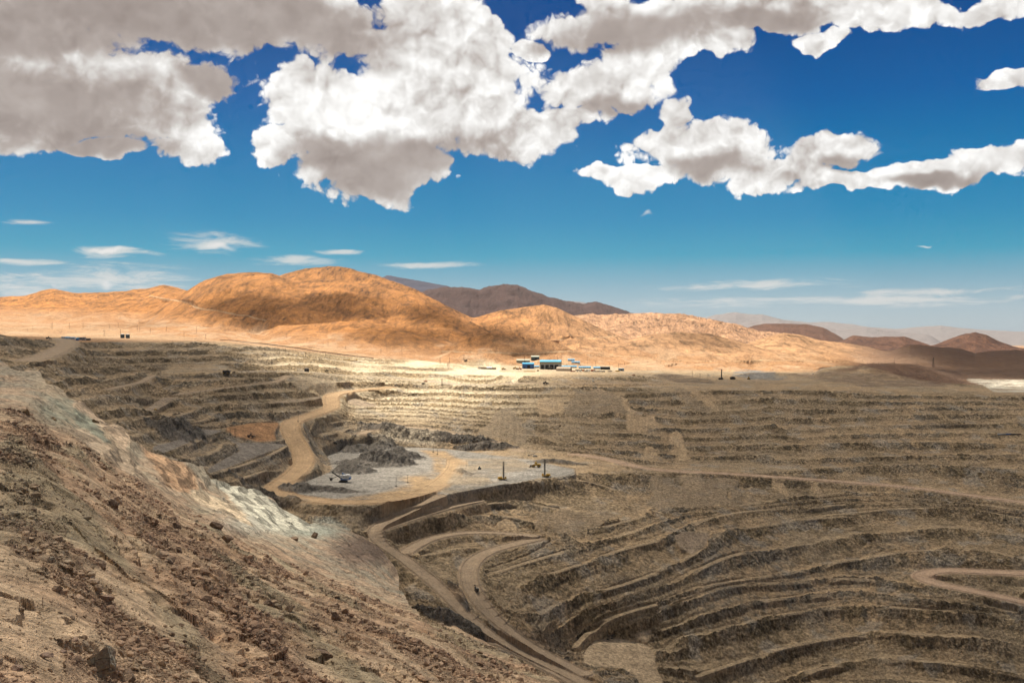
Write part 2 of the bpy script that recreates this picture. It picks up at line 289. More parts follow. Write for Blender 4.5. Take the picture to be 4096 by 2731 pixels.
# bench crest lines: (bench number, crop, points)
BENCH = [
    (0, 'c1', [(-700, 760), (190, 760), (500, 800), (850, 795), (1400, 797), (1700, 795), (1850, 812), (1990, 842), (2352, 830)]),
    (0, 'c2', [(0, 832), (300, 842), (600, 885), (1000, 940), (1500, 950), (1900, 965), (1950, 1020), (2200, 1040), (2352, 1045)]),
    (4, 'c3', [(20, 1045), (900, 1045), (1150, 1065), (1300, 1085)]),
    (1, 'c1', [(850, 865), (1400, 862), (1900, 858), (2100, 900), (2352, 880)]), (1, 'c2', [(0, 880), (150, 862), (280, 875), (600, 925)]),
    (2, 'c1', [(950, 930), (1500, 927), (2000, 905), (2352, 950)]), (2, 'c2', [(0, 950), (200, 922), (400, 917), (620, 930), (1050, 985), (1400, 1000), (1750, 1010)]),
    (3, 'c1', [(470, 965), (950, 990), (1700, 987), (2160, 960), (2352, 1000)]), (3, 'c2', [(0, 1000), (300, 985), (600, 985), (850, 1043), (1300, 1050), (1700, 1062)]),
    (4, 'c1', [(300, 1000), (800, 1000), (1350, 1032), (2200, 1045), (2352, 1060)]), (4, 'c2', [(180, 1050), (500, 1065), (900, 1090), (1300, 1115), (1500, 1130), (1900, 1168), (2352, 1155)]),
    (4, 'm4', [(760, 118), (1200, 108), (1600, 108), (1870, 112), (2000, 118)]),
    (5, 'm4', [(0, 150), (110, 112), (180, 180), (500, 130), (620, 90), (720, 75)]),
    (6, 'm4', [(0, 265), (250, 200), (300, 262), (640, 190), (730, 150)]), (6, 'm4', [(930, 308), (1280, 258), (1700, 206), (1900, 186), (2050, 180), (2351, 190)]),
    (7, 'm4', [(0, 370), (370, 305), (560, 330), (880, 340), (1050, 345), (1500, 300), (2000, 270), (2300, 290)]),
    (8, 'm4', [(220, 475), (540, 405), (700, 470), (740, 500), (840, 522), (1080, 470), (1200, 430), (1480, 387), (1800, 380), (2000, 375), (2310, 345)]),
    (9, 'm4', [(400, 578), (740, 490)]), (9, 'm4', [(860, 560), (1170, 560), (1300, 500), (1500, 470), (1700, 462), (1900, 465), (1990, 515)]),
    (10, 'm4', [(520, 698), (700, 655), (880, 600), (1000, 605), (1180, 590), (1430, 570), (1700, 555), (1960, 545)]),
    (11, 'm4', [(820, 858), (1060, 770), (1390, 640), (1440, 680), (1500, 745), (1900, 745), (2000, 705)]),
    (12, 'm4', [(1060, 915), (1300, 850), (1480, 715), (1580, 750)]),
    (13, 'm4', [(1240, 1050), (1600, 960), (1900, 840), (2010, 765), (2060, 760)]),
    (14, 'm4', [(1450, 1130), (1700, 1040), (1990, 950), (2080, 860)]),
    (15, 'm4', [(1780, 1210), (1900, 1170), (2060, 1020), (2250, 940)]),
    # centre wall
    (5, 'c2', [(700, 1130), (1000, 1122), (1500, 1150), (1900, 1180), (2352, 1180)]), (5, 'c3', [(0, 1180), (1200, 1180), (1700, 1150), (2352, 1130)]),
    (6, 'c8', [(800, 130), (1000, 115), (1400, 115), (1800, 130), (2352, 130)]), (7, 'c8', [(1000, 165), (1400, 160), (1800, 185), (2352, 180)]),
    (9, 'c8', [(850, 225), (1000, 215), (1300, 225), (1800, 260), (2352, 250)]),
    (11, 'c8', [(900, 285), (1050, 262), (1400, 275), (1700, 310), (2100, 330), (2352, 325)]),
    (13, 'c8', [(950, 340), (1300, 330), (1800, 370), (2100, 410), (2352, 400)]),
    (14, 'c8', [(1080, 365), (1200, 345), (1500, 390), (1850, 455), (1950, 500), (2100, 520), (2352, 480)]),
    (15, 'c8', [(530, 330), (700, 320), (850, 300)]), (16, 'c8', [(600, 395), (800, 370), (930, 325)]),
    # east wall, from the rim down to the haul road
    (5, 'c4', [(-700, 1135), (0, 1133), (500, 1110), (1050, 1182), (1500, 1192), (2345, 1218), (3200, 1228)]),
    (6, 'm3', [(1400, 500), (1800, 500), (2351, 485)]), (7, 'm3', [(1400, 590), (1850, 590), (2351, 560)]), (8, 'm3', [(1450, 700), (1850, 692), (2200, 665), (2351, 660)]),
    (9, 'm3', [(200, 712), (700, 705), (1000, 715), (1450, 770), (1850, 765), (2351, 740)]), (10, 'm3', [(100, 800), (900, 810), (1500, 860), (1900, 850), (2351, 815)]),
    (11, 'm3', [(100, 900), (900, 890), (1500, 945), (1900, 935), (2351, 900)]), (12, 'm3', [(300, 960), (900, 975), (1540, 1020), (1900, 1015), (2351, 990)]),
    (13, 'm3', [(400, 1040), (900, 1060), (1600, 1120), (2000, 1110), (2351, 1080)]), (14, 'm3', [(800, 1130), (1600, 1195), (2351, 1180)]),
    (9, 'c7', [(900, 108), (1500, 80), (2080, 75), (2700, 75)]), (10, 'c7', [(670, 178), (1200, 140), (1900, 130), (2700, 130)]), (12, 'c7', [(600, 262), (1100, 235), (1600, 230), (2400, 260)]),
    (13, 'c7', [(620, 352), (1000, 320), (1500, 310), (2080, 300)]), (14, 'c7', [(700, 400), (1000, 375), (1500, 350), (2080, 385)]),
    (15, 'c7', [(-480, 290), (-300, 310), (0, 385), (500, 410), (1000, 445), (1400, 475), (2080, 565), (2700, 640)]),
    (16, 'm1', [(1650, 217), (1850, 172), (2230, 60)]), (16, 'c7', [(0, 608), (500, 587), (620, 570), (800, 540), (1000, 528), (1160, 510), (1400, 520), (2080, 610), (2700, 690)]),
    (17, 'm1', [(700, 620), (760, 605), (840, 582), (1000, 532), (1200, 460), (1450, 400), (1700, 330), (2000, 240), (2350, 130)]),
    (18, 'm1', [(1000, 900), (1000, 780), (1160, 650), (1300, 600), (1640, 500), (1900, 390), (2350, 285)]), (18, 'm2', [(0, 790), (250, 700), (420, 600), (700, 500), (1100, 420), (1500, 400), (2352, 340)]),
    (19, 'm1', [(1240, 1130), (1240, 1020), (1350, 930), (1480, 860), (1600, 790), (1900, 720), (2150, 640), (2350, 560)]),
    (19, 'm2', [(0, 1150), (480, 960), (660, 850), (690, 740), (760, 665), (1000, 640), (1300, 600), (1600, 560), (1900, 505), (2352, 480)]), (19, 'c7', [(1000, 640), (1400, 598), (1750, 595), (2080, 660), (2700, 720)]),
    (20, 'm2', [(250, 1280), (500, 1150), (800, 990), (1050, 905), (1300, 890), (1600, 850), (1900, 780), (2352, 728)]), (20, 'c7', [(1000, 765), (1280, 745), (1600, 700), (1750, 700), (1900, 737), (2080, 757), (2700, 820)]),
    (21, 'm1', [(1560, 1290), (1560, 1180), (1650, 1090), (1900, 960), (2200, 890), (2350, 850)]),
    (21, 'm2', [(145, 1480), (600, 1310), (950, 1250), (1200, 1208), (1700, 1140), (2352, 990)]), (21, 'c7', [(1000, 905), (1250, 870), (1450, 830), (1700, 828), (1900, 858), (2080, 893), (2700, 960)]),
    (22, 'c7', [(60, 1160), (250, 1100), (480, 1010), (600, 1020), (850, 1005), (1060, 980), (1290, 995), (1440, 1035), (1600, 1045), (2080, 1140)]),
    (23, 'c7', [(40, 1290), (300, 1200), (560, 1120), (700, 1100), (900, 1080), (1150, 1060), (1500, 1100), (2080, 1180)]),
    (24, 'c7', [(130, 1420), (160, 1320), (350, 1290), (560, 1225), (850, 1165), (1060, 1140), (1250, 1135), (1500, 1160), (1800, 1190), (2080, 1222), (2700, 1300)]),
    (25, 'c7', [(230, 1540), (500, 1450), (700, 1380), (850, 1350), (1060, 1310), (1250, 1285), (1400, 1290), (1700, 1310), (1900, 1330), (2080, 1370), (2700, 1450)]),
    (26, 'c7', [(480, 1620), (800, 1530), (1000, 1470), (1250, 1435), (1500, 1440), (1800, 1470), (2080, 1532), (2700, 1620)]),
    (27, 'c7', [(600, 1700), (800, 1620), (1100, 1560), (1300, 1542), (1600, 1560), (2080, 1640)]),
    (28, 'c7', [(600, 1900), (1300, 1700), (2080, 1800)]),
    # south-facing slopes between the platform and the deepest floor
    (15, 'c6', [(90, 500), (130, 545), (300, 575), (520, 590), (700, 585), (900, 560), (1080, 512), (1300, 500), (1450, 480), (1560, 440), (1700, 430), (1830, 440), (1950, 462), (2030, 500)]),
    (16, 'c6', [(1180, 600), (1300, 570), (1500, 560), (1700, 600), (1850, 640)]),
    (17, 'c6', [(610, 740), (850, 640), (1080, 560)]), (17, 'm1', [(20, 250), (60, 200), (200, 110), (600, 60), (1000, 60), (1250, 150)]),
    (18, 'm1', [(-500, 300), (50, 420), (200, 300), (500, 240), (850, 220), (1270, 255)]), (18, 'c6', [(650, 765), (760, 785), (850, 850)]),
    (19, 'm1', [(130, 440), (300, 400), (700, 350), (1000, 330), (1290, 268)]),
    (20, 'm1', [(560, 640), (560, 500), (640, 430), (1000, 370)]),
]
def build_L(NU=321, V0=1300, V1=3100, NV=361):
    """bench-number field: harmonic fill between the crest lines"""
    U0, U1 = -350, 4450
    sx = (NU - 1) / (U1 - U0); sy = (NV - 1) / (V1 - V0)
    fix = np.full((NU, NV), np.nan)
    for n, crop, pts in BENCH:
        P = np.array([p[:2] for p in src(crop, pts)])
        for a, b in zip(P[:-1], P[1:]):
            k = int(max(abs(b - a)) / 3) + 2
            q = a + (b - a) * np.linspace(0, 1, k)[:, None]
            i = np.round((q[:, 0] - U0) * sx).astype(int); j = np.round((q[:, 1] - V0) * sy).astype(int)
            ok = (i >= 0) & (i < NU) & (j >= 0) & (j < NV)
            fix[i[ok], j[ok]] = n
    fix[:, -1] = 34; fix[:, 0] = -2
    m = ~np.isnan(fix)
    L = np.where(m, fix, np.nan)
    for i in range(NU):
        k = np.where(m[i])[0]; L[i] = np.interp(np.arange(NV), k, L[i, k])
    wy = 0.75  # vertical neighbours near
    for it in range(500):
        Lp = np.pad(L, 1, mode='edge')
        N = ((Lp[:-2, 1:-1] + Lp[2:, 1:-1]) * 0.5 + (Lp[1:-1, :-2] + Lp[1:-1, 2:]) * wy) / (1 + 2 * wy)
        L = np.where(m, fix, N)
    for it in range(2):
        Lp = np.pad(L, 1, mode='edge')
        L = (Lp[:-2, 1:-1] + Lp[2:, 1:-1] + Lp[1:-1, :-2] + Lp[1:-1, 2:] + 2 * L) / 6
    return np.linspace(U0, U1, NU), np.linspace(V0, V1, NV), L

# near slope: (u, v, distance) survey, thin-plate in the image plane
NEAR = [(-350, 1400, 1050), (-350, 1700, 480), (-350, 2000, 210), (-350, 2400, 95), (-350, 2731, 55), (-350, 3100, 38),
        (0, 1432, 950), (0, 1500, 830), (0, 1600, 600), (0, 1800, 330), (0, 2000, 200), (0, 2300, 108), (0, 2731, 60), (0, 3100, 42),
        (160, 1485, 900), (160, 1560, 760), (160, 1700, 520), (330, 1600, 820), (300, 1680, 700), (300, 1800, 450), (300, 2000, 265), (300, 2300, 140), (300, 2731, 77), (300, 3100, 50),
        (450, 1690, 800), (450, 1850, 560), (560, 1745, 790), (560, 1830, 720), (600, 1900, 640), (700, 1850, 800), (750, 1960, 740), (600, 2000, 470), (600, 2300, 195), (600, 2731, 100), (600, 3100, 62),
        (850, 1900, 900), (850, 1990, 810), (900, 2100, 560), (1000, 2010, 920), (1000, 2150, 600), (1000, 2250, 400), (1000, 2400, 250), (1000, 2731, 130), (1000, 3100, 78),
        (1150, 2080, 960), (1250, 2110, 1000), (1200, 2210, 700), (1400, 2150, 1030), (1500, 2200, 1020), (1560, 2260, 1000), (1400, 2280, 760), (1400, 2400, 420), (1400, 2550, 260), (1400, 2731, 175), (1400, 3100, 98),
        (1600, 2330, 930), (1600, 2420, 560), (1650, 2480, 430), (1800, 2600, 330), (1800, 2731, 250), (1800, 3100, 125), (1900, 2560, 460), (2050, 2640, 400), (2200, 2731, 330), (2200, 3100, 165), (2600, 3000, 260), (3200, 3100, 300), (4450, 3150, 400), (4450, 2900, 520), (3200, 2900, 420)]
SIL = [(-600, 1380), (0, 1430), (47, 1468), (80, 1482), (125, 1475), (161, 1486), (187, 1529), (257, 1557), (280, 1589), (328, 1604), (370, 1641), (384, 1655), (411, 1674), (428, 1695), (470, 1695), (515, 1722), (526, 1760), (564, 1778), (640, 1816), (708, 1833), (768, 1854), (810, 1858), (828, 1897), (870, 1918), (938, 1939), (1023, 1956), (1049, 1965), (1087, 1990), (1129, 2028), (1193, 2067), (1236, 2088), (1346, 2090), (1400, 2119), (1410, 2125), (1447, 2137), (1540, 2205), (1590, 2280), (1598, 2310), (1585, 2345), (1620, 2375), (1640, 2420), (1690, 2460), (1720, 2482), (1830, 2510), (1865, 2530), (1938, 2560), (2010, 2610), (2080, 2640), (2150, 2680), (2250, 2728), (2400, 2790), (2700, 2880), (4450, 3050)]
def tps(P, val, Q, reg=1e-4):
    def K(r2): return np.where(r2 > 0, 0.5 * r2 * np.log(np.maximum(r2, 1e-12)), 0)
    n = len(P)
    A = np.zeros((n + 3, n + 3)); r2 = ((P[:, None] - P[None]) ** 2).sum(2)
    A[:n, :n] = K(r2) + reg * np.eye(n); A[:n, n] = 1; A[:n, n + 1:] = P; A[n, :n] = 1; A[n + 1:, :n] = P.T
    w = np.linalg.solve(A, np.concatenate([val, [0, 0, 0]]))
    out = np.empty(len(Q))
    for k in range(0, len(Q), 20000):
        q = Q[k:k + 20000]; out[k:k + 20000] = K(((q[:, None] - P[None]) ** 2).sum(2)) @ w[:n] + w[n] + q @ w[n + 1:]
    return out

# desert beyond the pit: (u, v, distance) ground under the hills
BASE = [(u, v, D) for D, row in [
    (2000, [(-400, 1345), (0, 1350), (450, 1376), (900, 1384), (1400, 1470), (2000, 1530), (2600, 1540), (3300, 1545), (3800, 1580), (4500, 1590)]),
    (2450, [(-400, 1338), (0, 1342), (450, 1358), (900, 1364), (1400, 1430), (1750, 1470), (2050, 1489), (2400, 1490), (2600, 1497), (2800, 1503), (3300, 1512), (3800, 1530), (4500, 1548)]),
    (3000, [(-400, 1318), (0, 1322), (500, 1336), (1000, 1372), (1500, 1420), (2000, 1448), (2500, 1468), (3000, 1487), (3500, 1490), (4096, 1500), (4500, 1500)]),
    (4000, [(-400, 1285), (0, 1285), (500, 1300), (1000, 1340), (1500, 1395), (2000, 1425), (2500, 1436), (3000, 1456), (3500, 1458), (4096, 1470), (4500, 1470)]),
    (6000, [(-400, 1255), (0, 1258), (1000, 1315), (2000, 1385), (3000, 1415), (3600, 1425), (4500, 1432)]),
    (12000, [(-400, 1340), (0, 1345), (2000, 1388), (4500, 1402)]),
    (45000, [(-400, 1377), (2000, 1379), (4500, 1380)])] for u, v in row]
# hills: crest polyline in F (u, v), distance, front width, back width, tint key, roughness
HILLS = [
    ('orange', 5600, 1500, 1500, 1.0, [(-150, 700), (-60, 690), (0, 684), (60, 680), (100, 667), (125, 664), (165, 674), (210, 676), (250, 672), (300, 668), (330, 665), (375, 656), (400, 660), (430, 668), (480, 690), (560, 730), (620, 790)]),
    ('orange', 4800, 1500, 1500, 0.5, [(330, 740), (380, 700), (430, 670), (470, 646), (520, 630), (570, 627), (620, 628), (660, 640), (700, 665), (740, 700), (800, 760)]),
    ('orange', 5300, 1900, 1700, 0.6, [(500, 720), (560, 675), (620, 640), (655, 629), (700, 617), (730, 615), (760, 612), (790, 615), (830, 625), (870, 634), (900, 646), (950, 665), (1000, 690), (1040, 710), (1080, 730), (1130, 748), (1200, 790)]),
    ('orange', 3600, 700, 900, 0.5, [(590, 775), (640, 750), (690, 743), (760, 740), (830, 738), (880, 747), (930, 758), (1000, 778), (1080, 802), (1150, 828)]),
    ('orange', 4300, 1000, 900, 0.5, [(880, 760), (930, 735), (985, 722), (1040, 728), (1080, 740), (1120, 760), (1180, 785), (1250, 812)]),
    ('orange', 4600, 900, 1200, 0.5, [(700, 720), (760, 690), (830, 685), (880, 700), (930, 725), (980, 755)]),
    ('orange', 3300, 500, 700, 0.5, [(1000, 800), (1060, 780), (1130, 772), (1200, 778), (1260, 790), (1330, 808), (1400, 825)]),
    ('orange', 3350, 520, 500, 0.5, [(250, 770), (330, 752), (420, 748), (500, 755), (560, 765), (640, 780), (700, 792)]),
    ('orange', 3050, 380, 420, 0.5, [(640, 800), (700, 788), (780, 790), (850, 800), (930, 818), (1000, 830)]),
    ('orange', 3700, 600, 700, 0.5, [(1250, 800), (1330, 782), (1420, 790), (1500, 800), (1600, 815)]),
    ('orange', 3400, 500, 600, 0.5, [(1560, 825), (1650, 806), (1750, 808), (1850, 815), (1950, 830), (2020, 845)]),
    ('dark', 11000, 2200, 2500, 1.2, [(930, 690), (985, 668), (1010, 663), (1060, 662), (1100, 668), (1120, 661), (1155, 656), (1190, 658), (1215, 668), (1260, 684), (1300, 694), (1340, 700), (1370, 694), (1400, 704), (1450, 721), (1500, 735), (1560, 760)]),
    ('farblue', 20000, 4000, 3000, 0.4, [(800, 660), (870, 640), (890, 633), (930, 640), (980, 648), (1030, 658), (1100, 680), (1200, 720)]),
    ('orange', 5200, 1300, 1300, 0.6, [(980, 790), (1060, 745), (1100, 728), (1150, 714), (1200, 707), (1250, 701), (1280, 708), (1310, 722), (1350, 742), (1420, 772), (1500, 800)]),
    ('rocky', 7200, 2200, 1500, 1.5, [(1250, 745), (1290, 734), (1330, 727), (1400, 728), (1450, 725), (1500, 724), (1560, 726), (1600, 733), (1650, 740), (1700, 753), (1740, 765), (1800, 772), (1850, 790)]),
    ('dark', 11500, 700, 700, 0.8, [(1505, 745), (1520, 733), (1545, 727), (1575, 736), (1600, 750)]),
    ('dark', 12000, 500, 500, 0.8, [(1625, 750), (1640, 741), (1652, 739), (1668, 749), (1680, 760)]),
    ('orange', 4000, 1000, 1200, 0.5, [(1350, 815), (1400, 795), (1450, 780), (1500, 768), (1560, 762), (1620, 767), (1680, 780), (1740, 797), (1800, 812)]),
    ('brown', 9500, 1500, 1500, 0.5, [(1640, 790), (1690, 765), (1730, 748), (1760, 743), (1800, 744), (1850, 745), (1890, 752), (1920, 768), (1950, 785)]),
    ('orange', 4700, 1200, 1300, 0.6, [(1640, 815), (1700, 795), (1750, 778), (1800, 765), (1840, 770), (1880, 782), (1950, 790), (2000, 800), (2060, 815), (2120, 835)]),
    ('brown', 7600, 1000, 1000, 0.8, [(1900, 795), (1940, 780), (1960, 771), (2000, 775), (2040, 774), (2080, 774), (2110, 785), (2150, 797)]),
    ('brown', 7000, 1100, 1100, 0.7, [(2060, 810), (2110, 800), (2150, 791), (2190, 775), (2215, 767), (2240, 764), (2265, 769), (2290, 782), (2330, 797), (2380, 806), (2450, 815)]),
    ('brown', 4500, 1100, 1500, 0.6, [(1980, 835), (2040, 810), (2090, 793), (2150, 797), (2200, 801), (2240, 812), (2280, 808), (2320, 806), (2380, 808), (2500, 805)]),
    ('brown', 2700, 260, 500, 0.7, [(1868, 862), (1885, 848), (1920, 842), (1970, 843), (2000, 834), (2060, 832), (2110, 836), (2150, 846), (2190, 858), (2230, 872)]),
    ('greyrock', 2620, 90, 120, 0.8, [(1670, 868), (1690, 858), (1720, 851), (1780, 852), (1830, 856), (1860, 866)]),
    ('greyrock', 2520, 60, 90, 0.6, [(1310, 860), (1350, 851), (1400, 852), (1440, 862)]),
    ('far', 38000, 7000, 5000, 0.4, [(1450, 760), (1520, 748), (1560, 740), (1600, 735), (1650, 722), (1690, 717), (1720, 722), (1750, 722), (1800, 735), (1860, 741), (1900, 740), (1960, 745), (2000, 752), (2060, 756), (2110, 751), (2160, 748), (2200, 753), (2260, 758), (2352, 762), (2500, 765)]),
    ('far', 28000, 4000, 3000, 0.4, [(1560, 765), (1640, 750), (1720, 740), (1790, 734), (1850, 745), (1920, 757), (1990, 752), (2060, 762), (2150, 770)]),
    ('far', 30000, 3000, 3000, 0.3, [(1230, 700), (1290, 690), (1340, 694), (1400, 710)]),
]

# roads and floors: z is read from the surveyed surface unless given; (crop, half width m, points)
ROADS = [
    ('c8', 12.5, [(1130, 80), (1000, 92), (850, 108), (740, 125), (695, 155), (715, 190), (740, 210), (600, 265), (480, 300), (430, 325), (420, 355), (470, 430), (520, 500), (540, 560), (520, 620), (440, 690), (350, 740), (320, 780), (350, 810), (450, 830), (650, 850), (850, 858), (1050, 850), (1250, 810), (1400, 760), (1500, 690), (1560, 620), (1560, 570)], 'sand'),
    ('c2', 13, [(-60, 1040), (180, 1036), (500, 1048), (900, 1078), (1300, 1103), (1500, 1118), (1900, 1160), (2352, 1140)], 'pale'),
    ('c3', 12, [(0, 1140), (900, 1140), (1700, 1136), (2352, 1110)], 'dust'),
    ('c3', 7, [(940, 1025), (1200, 1055), (1500, 1110), (1750, 1140)], 'dust'),
    ('c1', 14, [(190, 955), (350, 918), (470, 870), (560, 825), (590, 795), (560, 770), (430, 755)], 'dust'),
    ('c7', 10, [(-440, 300), (-330, 305), (-200, 335), (0, 387), (500, 412), (1000, 447), (1400, 477), (2080, 567), (2700, 650)], 'road'),
    ('c7', 11, [(2700, 975), (2080, 962), (1750, 945), (1550, 940), (1470, 955), (1450, 975), (1490, 1000), (1600, 1020), (1750, 1045), (2080, 1120), (2700, 1260)], 'road'),
    ('c6', 8, [(1080, 520), (850, 632), (700, 700), (625, 740), (650, 765), (760, 785), (800, 850), (900, 930), (1030, 985), (1080, 1080), (1180, 1180), (1270, 1240), (1310, 1300), (1400, 1365), (1700, 1480), (1850, 1568), (2100, 1700)], 'dust'),
    ('c6', 8, [(850, 865), (900, 800), (980, 770), (1100, 742), (1250, 727), (1400, 737), (1620, 757)], 'dust'),
    ('c6', 9, [(1620, 765), (1400, 812), (1250, 860), (1200, 930), (1200, 1000), (1235, 1080), (1300, 1170), (1420, 1285), (1500, 1330), (1700, 1440), (1900, 1540)], 'dust'),
    ('c6', 9, [(1300, 1300), (1420, 1400), (1600, 1450), (1750, 1520), (1850, 1600)], 'dust'),
    ('c8', 9, [(900, 405), (960, 370), (1150, 345), (1300, 350), (1500, 385), (1700, 420), (1870, 460), (1960, 490), (1990, 520)], 'dust'),
    ('c6', 6, [(660, 740), (900, 660), (1120, 590), (1300, 555)], 'dust'),
    ('m4', 6, [(930, 306), (1280, 256), (1700, 204), (1900, 184), (2000, 120)], 'dust'),
    ('m4', 5, [(290, 258), (640, 182), (700, 135), (760, 118)], 'dust'),
    ('c2', 7, [(0, 790), (400, 830), (800, 880), (1080, 935)], 'hillroad'),
    ('c3', 6, [(-500, 860), (-200, 880), (0, 875), (300, 880), (600, 862), (760, 890), (1000, 905), (1400, 935), (1700, 945), (2100, 945), (2352, 935)], 'hillroad'),
    ('c3', 5, [(200, 770), (500, 770), (800, 750), (1000, 737)], 'hillroad'),
    ('c4', 5, [(0, 937), (150, 950), (400, 940), (600, 955), (850, 970)], 'hillroad'),
    ('c1', 5, [(1280, 390), (1500, 430), (1700, 500), (2000, 545), (2300, 600)], 'hillroad'),
]
print('sections', round(time.time() - T0, 1))

SCREE = [((0.30, 0.215, 0.13), [('m3', [(700, 505), (880, 520), (1060, 720), (1095, 880), (975, 870), (955, 740)]), ('m3', [(1080, 740), (1180, 735), (1310, 860), (1100, 875)]), ('m3', [(1350, 870), (1450, 870), (1545, 1140), (1455, 1150)]),
                                ('m3', [(110, 575), (330, 565), (385, 690), (120, 710)]), ('m3', [(1140, 1010), (1230, 1010), (1270, 1145), (1100, 1140)]), ('m3', [(1500, 470), (1600, 480), (1880, 690), (1760, 660)]),
                                ('m2', [(20, 0), (90, 0), (200, 370), (110, 380)]), ('m2', [(320, 10), (600, 10), (560, 120), (520, 240), (420, 200)]), ('m2', [(1450, 60), (1580, 60), (1660, 260), (1500, 200)]), ('m2', [(1890, 90), (1960, 110), (2060, 220), (1940, 220)]),
                                ('m1', [(860, 120), (960, 100), (1100, 240), (880, 240)]), ('m1', [(1380, 0), (1520, 0), (1500, 120), (1330, 150)])]),
         ((0.165, 0.125, 0.083), [('m3', [(480, 495), (860, 525), (955, 700), (370, 712)]), ('m2', [(0, 10), (1050, 35), (1080, 340), (0, 392)]), ('m1', [(1240, 30), (1900, 30), (1960, 90), (1600, 220), (1300, 250), (1180, 180)]),
                                  ('m3', [(1390, 480), (1500, 480), (1750, 700), (1600, 690)]), ('c8', [(1900, 190), (2000, 330), (2030, 450), (1700, 400)]), ('c2', [(300, 1065), (700, 1090), (760, 1180), (400, 1190)]),
                                  ('c6', [(700, 590), (1100, 540), (900, 650), (640, 710), (420, 600)])])]

# ------------------------------------------------------------------ terrain assembly
NC, NR = (900, 900) if QUICK else (1500, 1500)
SMAX = 0.585
s_ax = np.linspace(-SMAX, SMAX, NC)
u_ax = CX + FPX * s_ax
pu, pv, plogD = build_pit_logD()
lu, lv, Lf = build_L()
def lerp_cols(tab, ua, u):
    k = np.clip(np.searchsorted(ua, u) - 1, 0, len(ua) - 2); t = ((u - ua[k]) / (ua[k + 1] - ua[k]))[:, None]
    return tab[k] * (1 - t) + tab[k + 1] * t
PITC = lerp_cols(plogD, pu, u_ax)
LC = lerp_cols(Lf, lu, u_ax)
LCv = np.array([np.interp(pv, lv, r) for r in LC])

nP = np.array([(u / 1000, v / 650) for u, v, D in NEAR]); nV = np.log([D for *_, D in NEAR])
nv = np.linspace(1300, 3150, 200); nu = np.linspace(-400, 4500, 160)
Qn = np.array([(u / 1000, v / 650) for u in nu for v in nv])
nearT = tps(nP, nV, Qn).reshape(160, 200)
for j in range(1, 200): nearT[:, j] = np.minimum(nearT[:, j], nearT[:, j - 1] - 1e-3)
NEARC = lerp_cols(nearT, nu, u_ax)
SILC = np.interp(u_ax, [p[0] for p in SIL], [p[1] for p in SIL])

bP = np.array([((u - CX) / FPX * 3, math.log(D)) for u, v, D in BASE]); bV = np.array([-(v - CY) / FPX * 100 for u, v, D in BASE])
bs = np.linspace(-SMAX, SMAX, 60); bl = np.linspace(math.log(1800), math.log(50000), 80)
baseT = tps(bP, bV, np.array([(a * 3, l) for a in bs for l in bl]), 1e-3).reshape(60, 80)
BASEC = lerp_cols(baseT, bs, s_ax)

def near_z(lD):
    z = np.empty(lD.shape, np.float32)
    for i in range(len(lD)):
        v = np.interp(lD[i], NEARC[i][::-1], nv[::-1])
        D = np.exp(lD[i]); zz = -(v - CY) / FPX * D
        ls = np.interp(SILC[i], nv, NEARC[i]); Ds = math.exp(ls); zs = -(SILC[i] - CY) / FPX * Ds
        behind = lD[i] > ls
        zz = np.where(behind, zs - (D - Ds) * 0.62, zz)
        z[i] = zz
    return z
def pit_zL(lD):
    z = np.empty(lD.shape, np.float32); L = np.empty(lD.shape, np.float32)
    for i in range(len(lD)):
        v = np.interp(lD[i], PITC[i][::-1], pv[::-1])
        z[i] = -(v - CY) / FPX * np.exp(lD[i])
        L[i] = np.interp(v, pv, LCv[i])
    return z, L
VTOP = np.interp(u_ax, [-400, 0, 100, 200, 450, 900, 1140, 1400, 1700, 2050, 2400, 2800, 3300, 3800, 4096, 4500], [1310, 1338, 1345, 1356, 1374, 1374, 1404, 1434, 1447, 1473, 1485, 1487, 1492, 1536, 1552, 1552])
def base_z(lD):
    z = np.empty(lD.shape, np.float32)
    for i in range(len(lD)): z[i] = np.interp(lD[i], bl, BASEC[i]) * np.exp(lD[i]) / 100
    return z
TINTS = {'orange': (0.43, 0.19, 0.058), 'rocky': (0.46, 0.265, 0.15), 'dark': (0.072, 0.040, 0.034), 'farblue': (0.05, 0.045, 0.07), 'brown': (0.115, 0.058, 0.038), 'far': (0.20, 0.17, 0.16),  # dark and brown also carry the cloud shade on the far ranges
         'greyrock': (0.20, 0.17, 0.14)}
